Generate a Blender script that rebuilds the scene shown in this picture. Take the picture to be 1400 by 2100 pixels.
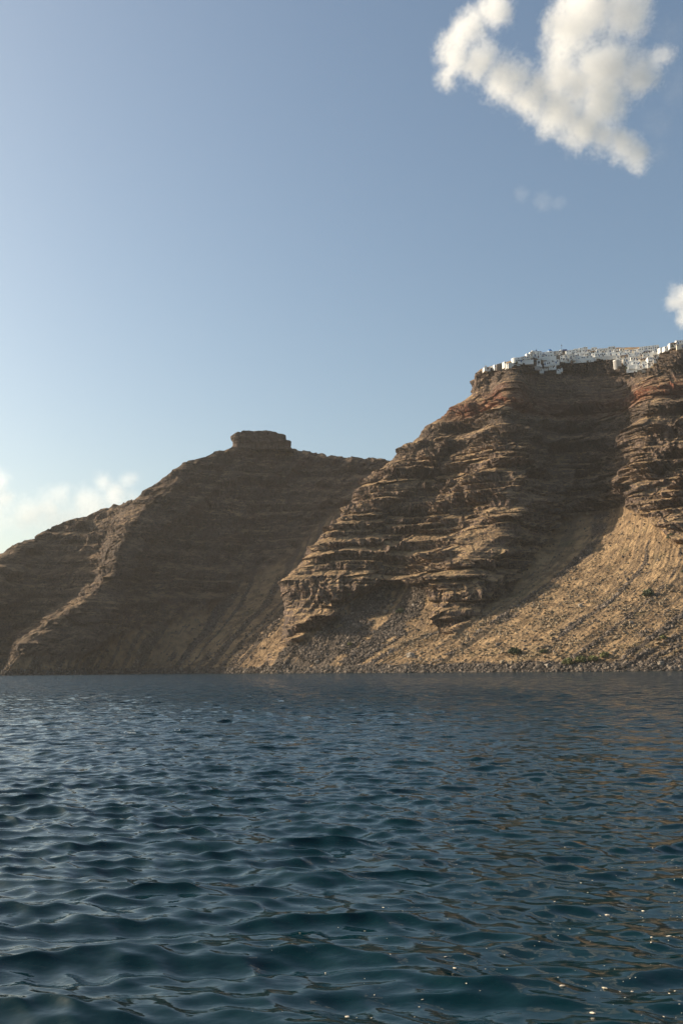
import bpy, math, random
import numpy as np
from mathutils import Vector, Matrix

# ------------------------------------------------------------------ camera
for o in list(bpy.data.objects):
    bpy.data.objects.remove(o)
C = bpy.context.scene.collection
S = bpy.context.scene
CAMZ = 2.3
PITCH = math.radians(8.98)
ROLL = math.radians(-0.50)
F = 2042.0
cam = bpy.data.cameras.new('camera')
cam.sensor_fit = 'VERTICAL'
cam.sensor_height = 36.0
cam.lens = F / 2100 * 36.0
cam.clip_start = 0.1
cam.clip_end = 60000
co = bpy.data.objects.new('camera', cam)
C.objects.link(co)
S.camera = co
fwd = Vector((0, math.cos(PITCH), math.sin(PITCH)))
right0 = Vector((1, 0, 0))
up0 = right0.cross(fwd)
rgt = right0 * math.cos(ROLL) + up0 * math.sin(ROLL)
upv = up0 * math.cos(ROLL) - right0 * math.sin(ROLL)
m = Matrix((rgt, upv, -fwd)).transposed().to_4x4()
m.translation = (0, 0, CAMZ)
co.matrix_world = m
R_, U_, F_ = np.array(rgt), np.array(upv), np.array(fwd)


def at(px, py, Y):
    """world point on the photo's sight line (px,py) at forward distance Y"""
    d = R_ * ((px - 700) / F) + U_ * ((1050 - py) / F) + F_
    t = Y / d[1]
    return np.array([d[0] * t, Y, CAMZ + d[2] * t])


def proj(P):
    q = P - np.array([0, 0, CAMZ])
    zc = np.maximum(q @ F_, 1e-3)
    return 700 + F * (q @ R_) / zc, 1050 - F * (q @ U_) / zc


# ------------------------------------------------------------------ sky, sun, exposure
SUN_AZ = math.radians(-71)      # from the view direction, towards the left
SUN_EL = math.radians(23)
sd = Vector((math.sin(SUN_AZ) * math.cos(SUN_EL), math.cos(SUN_AZ) * math.cos(SUN_EL), math.sin(SUN_EL)))
W = bpy.data.worlds.new("World")
S.world = W
W.use_nodes = True
nt = W.node_tree
bg = nt.nodes['Background']
sky = nt.nodes.new('ShaderNodeTexSky')
sky.sky_type = 'NISHITA'
sky.sun_disc = False
sky.sun_elevation = SUN_EL
sky.sun_rotation = SUN_AZ
sky.altitude = 0
sky.air_density = 1.0
sky.dust_density = 2.5
sky.ozone_density = 0.6
hs = nt.nodes.new('ShaderNodeHueSaturation')
hs.inputs['Saturation'].default_value = 1.03
nt.links.new(sky.outputs[0], hs.inputs['Color'])
tm = nt.nodes.new('ShaderNodeMix'); tm.data_type = 'RGBA'; tm.blend_type = 'MULTIPLY'
tm.inputs[0].default_value = 1.0; tm.inputs[7].default_value = (0.975, 1.02, 0.99, 1)
nt.links.new(hs.outputs[0], tm.inputs[6])
nt.links.new(tm.outputs[2], bg.inputs[0])
bg.inputs[1].default_value = 0.10
sun = bpy.data.lights.new('sun', 'SUN')
sun.energy = 5.0
sun.angle = math.radians(0.5)
sun.color = (1.0, 0.86, 0.66)
so = bpy.data.objects.new('sun', sun)
C.objects.link(so)
so.rotation_euler = sd.to_track_quat('Z', 'Y').to_euler()
S.view_settings.view_transform = 'Standard'
S.view_settings.look = 'None'
S.view_settings.exposure = 0.68
S.view_settings.gamma = 1.0
S.cycles.use_denoising = True
S.cycles.max_bounces = 6
S.cycles.diffuse_bounces = 2
S.cycles.glossy_bounces = 3
S.cycles.volume_bounces = 4
S.cycles.use_adaptive_sampling = True
S.cycles.caustics_reflective = False
S.cycles.caustics_refractive = False

rng = np.random.default_rng(7)
random.seed(7)

# ------------------------------------------------------------------ helpers
_perm = np.random.default_rng(3).permutation(4096).astype(np.int32)
_g = np.random.default_rng(4).normal(size=(4096, 3))
_g /= np.linalg.norm(_g, axis=1)[:, None]
_g = _g.astype(np.float32)


def perlin(x, y, z):
    x = np.asarray(x, np.float32); y = np.asarray(y, np.float32); z = np.asarray(z, np.float32)
    x, y, z = np.broadcast_arrays(x, y, z)
    xi = np.floor(x).astype(np.int32); yi = np.floor(y).astype(np.int32); zi = np.floor(z).astype(np.int32)
    xf = x - xi; yf = y - yi; zf = z - zi
    u = xf ** 3 * (xf * (xf * 6 - 15) + 10); v = yf ** 3 * (yf * (yf * 6 - 15) + 10); w = zf ** 3 * (zf * (zf * 6 - 15) + 10)

    def h(a, b, c):
        i = _perm[(_perm[(_perm[(xi + a) & 4095] + yi + b) & 4095] + zi + c) & 4095]
        g = _g[i]
        return g[..., 0] * (xf - a) + g[..., 1] * (yf - b) + g[..., 2] * (zf - c)
    x00 = h(0, 0, 0) * (1 - u) + h(1, 0, 0) * u
    x10 = h(0, 1, 0) * (1 - u) + h(1, 1, 0) * u
    x01 = h(0, 0, 1) * (1 - u) + h(1, 0, 1) * u
    x11 = h(0, 1, 1) * (1 - u) + h(1, 1, 1) * u
    a = x00 * (1 - v) + x10 * v
    b = x01 * (1 - v) + x11 * v
    return (a * (1 - w) + b * w) * 1.6


def fbm(x, y, z, o=4, g=0.5):
    s = 0; a = 1.0; t = 0
    for i in range(o):
        s = s + a * perlin(x * 2 ** i + 17.3 * i, y * 2 ** i + 5.1 * i, z * 2 ** i - 9.7 * i)
        t += a; a *= g
    return s / t


def ridged(x, y, z, o=4):
    s = 0; a = 1.0; t = 0
    for i in range(o):
        s = s + a * (1 - 2 * np.abs(perlin(x * 2 ** i + 31 * i, y * 2 ** i + 11 * i, z * 2 ** i)))
        t += a; a *= 0.5
    return s / t


def cells(x, y, salt=0):
    """worley cells: (random value of the nearest cell, distance to the cell border)"""
    xi = np.floor(x).astype(np.int32); yi = np.floor(y).astype(np.int32)
    b1 = np.full(x.shape, 9.0, np.float32); b2 = b1.copy(); val = np.zeros(x.shape, np.float32)
    for i in (-1, 0, 1):
        for j in (-1, 0, 1):
            h = _perm[(_perm[(xi + i + salt * 131) & 4095] + yi + j) & 4095]
            dx = xi + i + 0.5 + 0.45 * _g[h, 0] - x; dy = yi + j + 0.5 + 0.45 * _g[h, 1] - y
            d = dx * dx + dy * dy
            nearer = d < b1
            b2 = np.where(nearer, b1, np.minimum(b2, d))
            val = np.where(nearer, (h / 4096.0), val)
            b1 = np.where(nearer, d, b1)
    return val * 2 - 1, np.sqrt(b2) - np.sqrt(b1)


def crag(x, y, z, cl):
    """broken rock: blocks, clefts and columns (metres, outward)"""
    xw = x + 3.0 * fbm(x / 14, y / 14, z / 14, 3); zw = z + 2.0 * fbm(x / 11 + 9, y / 11, z / 11, 3)
    v1, e1 = cells(xw / 17, zw / 15, 1)
    v2, e2 = cells(xw / 6.5, zw / 9, 2)
    v3, e3 = cells(xw / 2.8, zw / 16, 3)
    v4, e4 = cells(x / 4.6, z / 3.4, 4)
    o = v1 * 2.2 - 0.6 * (1 - sstep(0, 0.3, e1))
    o += (v2 * 2.3 - 0.8 * (1 - sstep(0, 0.3, e2))) * (0.5 + 0.6 * cl)
    o += v3 * 2.0 * cl + v4 * 0.95
    return o


def sstep(a, b, x):
    t = np.clip((x - a) / (b - a), 0, 1)
    return t * t * (3 - 2 * t)


def mesh_np(name, V, Fc, mats, attrs=None, smooth=False, parent=None, link=True):
    me = bpy.data.meshes.new(name)
    V = np.asarray(V, np.float32); Fc = np.asarray(Fc, np.int32)
    k = Fc.shape[1]
    me.vertices.add(len(V)); me.vertices.foreach_set('co', V.ravel())
    me.loops.add(Fc.size); me.loops.foreach_set('vertex_index', Fc.ravel())
    me.polygons.add(len(Fc)); me.polygons.foreach_set('loop_start', np.arange(len(Fc), dtype=np.int32) * k)
    me.polygons.foreach_set('use_smooth', np.full(len(Fc), smooth))
    me.update(calc_edges=True)
    for n, a in (attrs or {}).items():
        at_ = me.attributes.new(n, 'FLOAT', 'POINT'); at_.data.foreach_set('value', np.asarray(a, np.float32).ravel())
    me.materials.append(mats)
    o = bpy.data.objects.new(name, me)
    if link:
        C.objects.link(o)
    if parent:
        o.parent = parent
    return o


def grid_faces(nv, nu):
    i = np.arange(nv - 1)[:, None] * nu + np.arange(nu - 1)[None, :]
    return np.stack([i, i + 1, i + nu + 1, i + nu], -1).reshape(-1, 4)


def tag(o, label=None, cat=None, group=None, kind=None):
    if label: o['label'] = label
    if cat: o['category'] = cat
    if group: o['group'] = group
    if kind: o['kind'] = kind
    return o


class NT:
    """tiny node-tree builder"""
    def __init__(s, name):
        s.m = bpy.data.materials.new(name); s.m.use_nodes = True
        s.t = s.m.node_tree; s.p = s.t.nodes['Principled BSDF']; s.out = s.t.nodes['Material Output']

    def n(s, typ, **kw):
        nd = s.t.nodes.new(typ)
        for k, v in kw.items():
            if k.startswith('i_'):
                nd.inputs[int(k[2:]) if k[2:].isdigit() else k[2:]].default_value = v
            else:
                setattr(nd, k, v)
        return nd

    def l(s, a, b): s.t.links.new(a, b)

    def math(s, op, a, b=None, c=None, clamp=False):
        nd = s.t.nodes.new('ShaderNodeMath'); nd.operation = op; nd.use_clamp = clamp
        for i, x in enumerate((a, b, c)):
            if x is None: continue
            if hasattr(x, 'is_output'): s.l(x, nd.inputs[i])
            else: nd.inputs[i].default_value = x
        return nd.outputs[0]

    def mix(s, f, a, b):
        nd = s.t.nodes.new('ShaderNodeMix'); nd.data_type = 'RGBA'
        for i, x in ((0, f), (6, a), (7, b)):
            if hasattr(x, 'is_output'): s.l(x, nd.inputs[i])
            else: nd.inputs[i].default_value = (*x, 1) if isinstance(x, tuple) else x
        return nd.outputs[2]

    def noise(s, vec, scale, detail=4, rough=0.55, typ='FBM'):
        nd = s.t.nodes.new('ShaderNodeTexNoise'); nd.inputs['Scale'].default_value = scale
        nd.inputs['Detail'].default_value = detail; nd.inputs['Roughness'].default_value = rough
        s.l(vec, nd.inputs['Vector'])
        return nd.outputs[0]

    def ramp(s, x, a, b):
        nd = s.t.nodes.new('ShaderNodeMapRange'); nd.interpolation_type = 'SMOOTHSTEP'
        nd.inputs[1].default_value = a; nd.inputs[2].default_value = b
        s.l(x, nd.inputs[0])
        return nd.outputs[0]

    def attr(s, name):
        nd = s.t.nodes.new('ShaderNodeAttribute'); nd.attribute_name = name
        return nd.outputs['Fac']


def simple_mat(name, col, rough=0.8, var=0.12, scale=0.6, bump=0.0):
    b = NT(name); g = b.n('ShaderNodeNewGeometry')
    n = b.noise(g.outputs['Position'], scale, 4)
    c = b.mix(b.ramp(n, 0.3, 0.7), tuple(x * (1 - var) for x in col), tuple(min(1, x * (1 + var)) for x in col))
    b.l(c, b.p.inputs['Base Color']); b.p.inputs['Roughness'].default_value = rough
    if bump:
        bp = b.n('ShaderNodeBump'); bp.inputs['Distance'].default_value = bump
        b.l(b.noise(g.outputs['Position'], scale * 4, 4), bp.inputs['Height']); b.l(bp.outputs[0], b.p.inputs['Normal'])
    return b.m


# ------------------------------------------------------------------ rock / slope material
def terrain_material():
    b = NT('volcanic_slope')
    g = b.n('ShaderNodeNewGeometry'); P = g.outputs['Position']
    sep = b.n('ShaderNodeSeparateXYZ'); b.l(g.outputs['True Normal'], sep.inputs[0])
    nz = sep.outputs[2]
    mp = b.n('ShaderNodeMapping', vector_type='POINT'); mp.inputs['Scale'].default_value = (1, 1, 0.22); b.l(P, mp.inputs[0])
    ms = b.n('ShaderNodeMapping', vector_type='POINT'); ms.inputs['Scale'].default_value = (0.06, 0.06, 1); b.l(P, ms.inputs[0])
    big = b.noise(P, 0.018, 4); mid = b.noise(P, 0.11, 5, 0.6); fine = b.noise(P, 0.7, 5, 0.65)
    col = b.noise(mp.outputs[0], 0.5, 4, 0.6); lay = b.noise(ms.outputs[0], 0.22, 5, 0.6)
    rock = b.mix(b.ramp(col, 0.35, 0.68), (0.052, 0.037, 0.031), (0.25, 0.176, 0.14))
    rock = b.mix(b.math('MULTIPLY', b.ramp(lay, 0.42, 0.62), 0.55), rock, (0.052, 0.040, 0.033))
    rock = b.mix(b.math('MULTIPLY', b.ramp(big, 0.45, 0.7), 0.5), rock, (0.17, 0.125, 0.098))
    rock = b.mix(b.math('MULTIPLY', b.ramp(fine, 0.55, 0.75), 0.45), rock, (0.24, 0.185, 0.145))
    rock = b.mix(b.attr('red'), rock, b.mix(b.ramp(mid, 0.35, 0.65), (0.10, 0.034, 0.022), (0.20, 0.080, 0.046)))
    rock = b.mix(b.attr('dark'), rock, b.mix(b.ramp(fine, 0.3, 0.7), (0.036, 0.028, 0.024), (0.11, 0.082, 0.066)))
    # dry grass and earth
    gr = b.mix(b.ramp(mid, 0.32, 0.66), (0.17, 0.11, 0.06), (0.42, 0.28, 0.152))
    gr = b.mix(b.math('MULTIPLY', b.attr('streak'), 0.65), gr, b.mix(b.ramp(fine, 0.35, 0.65), (0.10, 0.072, 0.048), (0.21, 0.145, 0.09)))
    gr = b.mix(b.math('MULTIPLY', b.ramp(fine, 0.5, 0.8), 0.5), gr, (0.15, 0.11, 0.07))
    gr = b.mix(b.math('MULTIPLY', b.ramp(b.noise(P, 0.05, 3), 0.58, 0.72), 0.35), gr, (0.115, 0.11, 0.05))
    gr = b.mix(b.math('MULTIPLY', b.attr('red'), 0.45), gr, (0.17, 0.08, 0.048))
    gr = b.mix(b.math('MULTIPLY', b.attr('dark'), 0.75), gr, b.mix(b.ramp(mid, 0.35, 0.65), (0.058, 0.039, 0.028), (0.12, 0.080, 0.054)))  # dark rock tone, plus painted shade of far face and bowl, over the ground
    # scree
    sc = b.mix(b.ramp(fine, 0.35, 0.66), (0.038, 0.030, 0.024), (0.14, 0.108, 0.083))
    # cover by slope
    e = b.math('ADD', nz, b.math('MULTIPLY', b.math('SUBTRACT', fine, 0.5), 0.45))
    e = b.math('ADD', e, b.math('MULTIPLY', b.math('SUBTRACT', mid, 0.5), 0.35))
    cover = b.ramp(e, 0.60, 0.76)
    cover = b.math('MULTIPLY', cover, b.math('SUBTRACT', 1.0, b.math('MULTIPLY', b.attr('dark'), 0.35)))
    cover = b.math('MAXIMUM', cover, b.math('MULTIPLY', b.attr('talus'), 0.93))
    ground = b.mix(b.attr('scree'), gr, sc)
    c = b.mix(cover, rock, ground)
    b.l(c, b.p.inputs['Base Color'])
    b.p.inputs['Roughness'].default_value = 0.95
    b.p.inputs['Specular IOR Level'].default_value = 0.15
    bp = b.n('ShaderNodeBump'); bp.inputs['Distance'].default_value = 2.2; bp.inputs['Strength'].default_value = 1.0
    vor = b.n('ShaderNodeTexVoronoi'); vor.inputs['Scale'].default_value = 0.45; b.l(mp.outputs[0], vor.inputs['Vector'])
    h = b.math('ADD', b.math('MULTIPLY', fine, 0.7), b.math('MULTIPLY', vor.outputs['Distance'], 0.6))
    h = b.math('ADD', h, b.math('MULTIPLY', b.noise(P, 2.2, 3), 0.35))
    b.l(h, bp.inputs['Height']); b.l(bp.outputs[0], b.p.inputs['Normal'])
    return b.m


M_TERR = terrain_material()


# ------------------------------------------------------------------ lofted hills
def loft(rails, crest, nu, nv, seen=(0, 99)):
    """rails: feet-to-crest lines (spurs and gullies) -> smooth grid nv x nu of world points"""
    vs = np.linspace(0, 1, nv)
    cols = []
    for r in rails:
        P = np.array([at(*p) for p in r])
        P[0, 2] = -4.0
        z = np.maximum.accumulate(P[:, 2] + np.arange(len(P)) * 1e-3)
        t = (z - z[0]) / (z[-1] - z[0])
        cols.append(np.stack([np.interp(vs, t, P[:, 0]), np.interp(vs, t, P[:, 1]), np.interp(vs, t, z)], -1))
    A = np.array(cols)                                     # nr, nv, 3
    k = max(3, nv // 60); ker = np.hanning(2 * k + 1); ker /= ker.sum()
    pad = np.concatenate([2 * A[:, :1] - A[:, k:0:-1], A, 2 * A[:, -1:] - A[:, -2:-k - 2:-1]], 1)
    A = np.stack([np.stack([np.convolve(pad[i, :, j], ker, 'valid') for j in range(3)], -1) for i in range(len(A))])
    nr = len(A)
    # spacing: columns shared out by mean distance between rails
    d = np.linalg.norm(np.diff(A[:, :, :2], axis=0), axis=2).mean(1)
    d = d * np.where((np.arange(nr - 1) >= seen[0]) & (np.arange(nr - 1) <= seen[1]), 1.0, 0.12)
    cum = np.concatenate([[0], np.cumsum(d)]); cum /= cum[-1]
    us = np.interp(np.linspace(0, 1, nu), cum, np.arange(nr))
    i = np.clip(us.astype(int), 0, nr - 2); f = (us - i)[:, None, None]
    g = lambda j: A[np.clip(j, 0, nr - 1)]
    p0, p1, p2, p3 = g(i - 1), g(i), g(i + 1), g(i + 2)
    # cardinal spline with soft tension
    T = 0.42
    m1 = T * (p2 - p0); m2 = T * (p3 - p1)
    h = (2 * f ** 3 - 3 * f ** 2 + 1) * p1 + (f ** 3 - 2 * f ** 2 + f) * m1 + (-2 * f ** 3 + 3 * f ** 2) * p2 + (f ** 3 - f ** 2) * m2
    Sg = h.transpose(1, 0, 2)                              # nv, nu, 3
    if crest is not None:
        cp = np.array(crest, float)
        px, py = proj(Sg[-1])
        tgt = np.interp(px, cp[:, 0], cp[:, 1])
        dz = (py - tgt) / F * Sg[-1, :, 1]
        ok = (px > cp[0, 0]) & (px < cp[-1, 0])
        dz = np.where(ok, dz, 0)
        Sg[:, :, 2] += (vs[:, None] ** 4) * dz[None, :]
    return Sg, us


def hnormal(Sg):
    du = np.gradient(Sg, axis=1); dv = np.gradient(Sg, axis=0)
    n = np.cross(du, dv)
    n[..., 2] = 0
    ln = np.linalg.norm(n, axis=-1, keepdims=True)
    n = n / np.maximum(ln, 1e-6)
    for _ in range(6):
        n[1:-1, 1:-1] = (n[:-2, 1:-1] + n[2:, 1:-1] + n[1:-1, :-2] + n[1:-1, 2:] + n[1:-1, 1:-1]) / 5
    return n / np.maximum(np.linalg.norm(n, axis=-1, keepdims=True), 1e-6)


def cot_slope(Sg):
    """run over rise of the smooth base surface"""
    du = np.gradient(Sg, axis=1); dv = np.gradient(Sg, axis=0)
    n = np.cross(du, dv)
    return np.clip(np.abs(n[..., 2]) / np.maximum(np.linalg.norm(n[..., :2], axis=-1), 1e-6), 0.05, 1.6)


def centred(d, Sg, metres):
    """take the running mean up the slope out of d, so that steps do not move the slope itself"""
    dz = (Sg[-1, :, 2].mean() - Sg[0, :, 2].mean()) / len(d)
    k = max(2, int(metres / dz / 2))
    c = np.cumsum(np.concatenate([np.repeat(d[:1], k + 1, 0), d, np.repeat(d[-1:], k, 0)], 0), 0)
    return d - (c[2 * k + 1:] - c[:-2 * k - 1]) / (2 * k + 1)


def band_profile(z, bands):
    """outward step: grows up a cliff, falls back along the ledge above it"""
    xs, ys, cl = [-50.0], [0.0], []
    for z0, z1, z2, amp in bands:
        xs += [z0, z1, z2 - 0.01]; ys += [0.0, (z1 - z0) * amp, 0.0]
    xs.append(999.0); ys.append(0.0)
    return np.interp(z, xs, ys)


def in_cliff(z, bands):
    r = np.zeros_like(z)
    for z0, z1, z2, amp in bands:
        if amp > 0:
            r = np.maximum(r, sstep(z0 - 0.6, z0 + 0.6, z) * (1 - sstep(z1 - 0.6, z1 + 0.6, z)))
    return r


def random_bands(z0, z1, lo, hi, r, amp=0.9):
    out = []
    z = z0
    while z < z1:
        t = r.uniform(lo, hi); c = r.uniform(0.5, 0.78)
        out.append((z, min(z + t * c, z1), min(z + t, z1 + 0.1), amp * r.uniform(0.75, 1.15)))
        z += t
    return out


def close_back(Sg, rows):
    """rows behind the crest: (distance back, height change)"""
    ext = [Sg]
    top = Sg[-1]
    for d, dz in rows:
        q = top.copy(); q[:, 1] += d; q[:, 0] *= 1 + d / 4000
        q[:, 2] = np.maximum(-4, q[:, 2] + dz + 3 * perlin(q[:, 0] / 60, q[:, 1] / 60, np.zeros(len(q))))
        ext.append(q[None])
    return np.concatenate(ext, 0)


# ---- the near mountain that carries the village
N1 = [
    [(640, 1380, 980), (760, 1250, 1000), (860, 1050, 1030), (950, 900, 1060), (1000, 790, 1090), (1025, 752, 1120)],
    [(560, 1381, 850), (640, 1290, 880), (720, 1180, 905), (800, 1050, 935), (900, 925, 975), (985, 800, 1010), (1012, 762, 1025)],
    [(528, 1382, 700), (560, 1350, 712), (594, 1318, 730), (586, 1262, 747), (592, 1190, 770), (625, 1158, 785), (655, 1110, 806), (690, 1060, 830), (715, 1040, 842), (745, 990, 862), (800, 945, 888), (835, 912, 906), (870, 885, 924), (930, 838, 946), (972, 806, 964), (976, 765, 970), (986, 757, 978)],
    [(585, 1380, 672), (620, 1345, 690), (650, 1285, 709), (668, 1230, 729), (682, 1165, 752), (725, 1100, 784), (790, 1020, 822), (860, 950, 862), (920, 890, 902), (975, 832, 935), (1000, 790, 955), (1004, 755, 962), (1014, 750, 975)],
    [(650, 1380, 648), (720, 1320, 675), (800, 1230, 727), (825, 1150, 760), (855, 1080, 794), (890, 1000, 832), (930, 930, 866), (970, 870, 899), (1010, 820, 924), (1025, 780, 945), (1030, 750, 955), (1034, 744, 970)],
    [(700, 1379, 630), (805, 1335, 645), (922, 1285, 656), (928, 1245, 670), (933, 1200, 684), (960, 1150, 704), (1000, 1090, 731), (1048, 1045, 756), (1038, 980, 784), (1018, 920, 814), (1030, 850, 856), (1045, 800, 892), (1052, 765, 915), (1060, 742, 925), (1066, 735, 950)],
    [(742, 1378, 618), (870, 1322, 638), (985, 1262, 660), (1010, 1210, 686), (1040, 1150, 716), (1075, 1090, 750), (1105, 1030, 790), (1100, 960, 830), (1095, 890, 870), (1095, 830, 912), (1100, 785, 950), (1100, 752, 962), (1100, 724, 1000)],
    [(785, 1378, 604), (925, 1300, 640), (1042, 1222, 678), (1110, 1165, 715), (1140, 1100, 765), (1160, 1020, 825), (1170, 950, 870), (1165, 880, 915), (1160, 820, 950), (1160, 770, 975), (1160, 738, 985), (1160, 720, 1030)],
    [(865, 1378, 587), (1000, 1300, 622), (1120, 1212, 668), (1205, 1138, 708), (1250, 1080, 742), (1262, 1010, 795), (1270, 950, 835), (1275, 890, 875), (1270, 830, 915), (1262, 775, 945), (1262, 738, 958), (1262, 714, 1000)],
    [(960, 1377, 569), (1095, 1300, 602), (1210, 1218, 645), (1272, 1150, 678), (1300, 1070, 712), (1303, 1000, 736), (1308, 940, 769), (1322, 880, 806), (1340, 810, 855), (1345, 775, 885), (1345, 740, 915), (1345, 712, 950)],
    [(1050, 1377, 555), (1190, 1296, 584), (1300, 1218, 620), (1345, 1150, 652), (1360, 1070, 685), (1372, 1000, 718), (1385, 900, 785), (1388, 830, 835), (1390, 775, 872), (1392, 735, 882), (1395, 716, 895), (1398, 706, 915)],
    [(1150, 1377, 541), (1295, 1296, 568), (1395, 1218, 602), (1430, 1150, 630), (1440, 1070, 668), (1450, 1000, 703), (1462, 900, 765), (1465, 800, 832), (1460, 740, 868), (1452, 700, 900)],
    [(1320, 1377, 521), (1480, 1290, 550), (1600, 1200, 585), (1640, 1000, 690), (1660, 850, 780), (1660, 690, 870)],
    [(1700, 1377, 490), (1850, 1280, 520), (1950, 1150, 570), (2000, 1000, 650), (2000, 850, 740), (2000, 690, 840)],
    [(2300, 1377, 420), (2450, 1200, 500), (2550, 1000, 600), (2550, 700, 760)],
]
CR1 = [(975, 764), (985, 757), (1012, 750), (1045, 741), (1060, 735), (1085, 727), (1100, 724), (1160, 719), (1200, 717), (1262, 713), (1345, 711), (1352, 714), (1375, 708), (1400, 703), (1450, 694), (1660, 680)]
# upper edge of the scree and grass aprons (photo line, below it no bedrock)
TAL1 = np.array([(300, 1390), (528, 1384), (592, 1322), (640, 1302), (690, 1262), (700, 1243), (790, 1197), (850, 1190), (880, 1212), (898, 1238), (868, 1300), (930, 1303), (985, 1262), (1010, 1240), (1050, 1215), (1070, 1180), (1100, 1130), (1140, 1075), (1200, 1055), (1280, 1038), (1330, 1066), (1385, 1112), (1450, 1120), (1700, 1100), (2600, 1050)], float)


def add_near():
    nv, nu = 760, 1300
    Sg, us = loft(N1, CR1, nu, nv, (2, 11))
    n = hnormal(Sg)
    px, py = proj(Sg.reshape(-1, 3)); px = px.reshape(nv, nu); py = py.reshape(nv, nu)
    x, y, z = Sg[..., 0], Sg[..., 1], Sg[..., 2]
    ty = np.interp(px, TAL1[:, 0], TAL1[:, 1]) + 7 * perlin(px / 25, py / 25, np.zeros_like(px))
    rockm = sstep(-5, 6, ty - py)
    front = (us >= 1.5)[None, :]
    rockm = np.where(front, rockm, sstep(20, 50, z))
    r = np.random.default_rng(12)
    bands = [(4, 21, 25, 1.0), (25, 36, 44, 1.0), (48, 66, 71, 0.55)] + random_bands(71, 80, 8, 9, r, 0.7) + random_bands(80, 190, 5, 15, r, 1.0) + \
            [(190, 203, 214, 0.8), (216, 227, 238, 0.75), (238, 250, 262, 0.6)]
    # wander of the strata: gentle dip and waves
    seg, _ = cells((x - 0.95 * z) / 40 + 0.5 * perlin(x / 40, y / 40, z / 40), z / 55, 7)
    zz = z + 5.0 * fbm(x / 120, y / 120, z / 200, 3) + 1.1 * fbm(x / 20, y / 20, z / 25, 3) + 4.2 * seg
    dome = (px > 1000) & (px < 1300)
    xs0 = x - 0.95 * z
    ca, _ = cells(xs0 / 30, z / 15, 9)
    amp = np.clip(0.82 + 1.2 * fbm(xs0 / 30, y / 60, z / 20, 3) + 0.5 * ca, 0.0, 1.35)
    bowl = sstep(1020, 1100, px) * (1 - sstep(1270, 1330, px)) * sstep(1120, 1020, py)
    soft = 1 - 0.0 * bowl
    d = centred(band_profile(zz, bands) * amp * soft * cot_slope(Sg), Sg, 34)
    thin = random_bands(4, 285, 2.2, 4.6, r, 0.75)
    d = d + (band_profile(zz + 1.2 * fbm(x / 9, y / 9, z / 9, 2), thin) - 0.8) * np.clip(0.7 + 1.6 * fbm(x / 17, y / 25, z / 14, 2), 0, 1.6) * 0.7
    cl = in_cliff(zz, bands) * np.clip(amp, 0, 1)
    # buttresses and clefts running down the face
    tl = np.interp(px, [960, 972, 1045, 1060, 1145, 1262, 1300, 1345, 1400, 1500], [806, 806, 778, 768, 772, 772, 775, 772, 770, 760])
    tu = np.interp(px, [960, 975, 1050, 1140, 1160, 1262, 1285, 1338, 1350, 1400, 1500], [765, 765, 748, 745, 738, 738, 757, 755, 714, 711, 700])
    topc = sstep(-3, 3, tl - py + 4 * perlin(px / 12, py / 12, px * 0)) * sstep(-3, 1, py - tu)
    xs = x - 0.95 * z * (1 - sstep(225, 265, z)) - 0.95 * 245 * sstep(225, 265, z)
    gull = ridged(xs / 75, y / 160, z / 260, 3) * 10.0 + ridged(xs / 30, y / 110, z / 150, 3) * 7.0 + fbm(x / 50, y / 70, z / 60, 3) * np.interp(us, [7, 8, 10.5, 11.5], [9, 20, 20, 9])[None, :]
    cols = ridged(x / 5.4, y / 40, z / 50, 3) * 4.0 * (0.6 + 0.8 * sstep(-0.2, 0.4, fbm(x / 25, y / 40, z / 25, 2)))
    rough = fbm(x / 9, y / 12, z / 9, 4) * 1.5 + fbm(x / 2.6, y / 2.6, z / 2.4, 2) * 0.8
    cc = np.maximum(cl, topc)
    cr = crag(x, y, z, cc)
    disp = rockm * (d + gull * (0.8 + 0.2 * cl) * soft + cols * (0.2 + 0.9 * cc) * soft + rough * (0.6 + 0.5 * cc) + cr * (0.55 + 0.45 * cc) * (0.6 + 0.4 * soft) - 3.5)
    edge = 1 - 0.5 * (1 - sstep(2.0, 3.3, us))[None, :] * (us > 1.4)[None, :]
    disp *= edge
    _ = 0
    # aprons: rills along the fall line, lumps
    ur = us[None, :] + 0.10 * fbm(x / 40, y / 40, z / 40, 3)
    rill = fbm(ur * 5, z / 160, z * 0 + 3.3, 2) * 2.2 * (1 - 0.6 * sstep(50, 110, z)) + perlin(ur * 22, z / 50, z * 0 + 8.1) * 0.08
    ap = rill + fbm(x / 34, y / 34, z / 34, 5, 0.42) * 1.5 - 1.0
    disp += (1 - rockm) * ap
    disp += rockm * 2.0 * sstep(0, 25, ty - py) * (us >= 2.5)[None, :] * (us <= 6)[None, :]
    # fade at the foot of the village slope so that houses stand on even ground
    vill = sstep(-3, 3, tu - py)
    disp *= (1 - 0.85 * vill)
    # the top edge keeps its outline
    P = Sg + n * disp[..., None]
    P[..., 2] += (0.8 * fbm(x / 9, y / 9, z / 9, 3)) * (1 - 0.6 * vill)
    # attributes
    big = fbm(x / 70, y / 70, z / 70, 3)
    talus = (1 - rockm)
    fan = perlin(ur * 4.5 + 3, z / 260, z * 0 + 1.7) + 0.3 * perlin(ur * 13, z / 60, z * 0 + 5.5) + 0.55 * fbm(ur * 9, z / 26, z * 0, 3) + 0.7 * fbm(x / 14, y / 14, z / 14, 4)
    left = 1 - sstep(880, 980, px + (1378 - py) * 0.0 - 0)          # the grey boulder apron under the left face
    leftfan = (1 - sstep(690, 790, px - (1378 - py) * 0.9)) * talus
    rightfan = sstep(1180, 1300, px - (1378 - py) * 1.05) * talus * sstep(60, 10, z)
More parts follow.
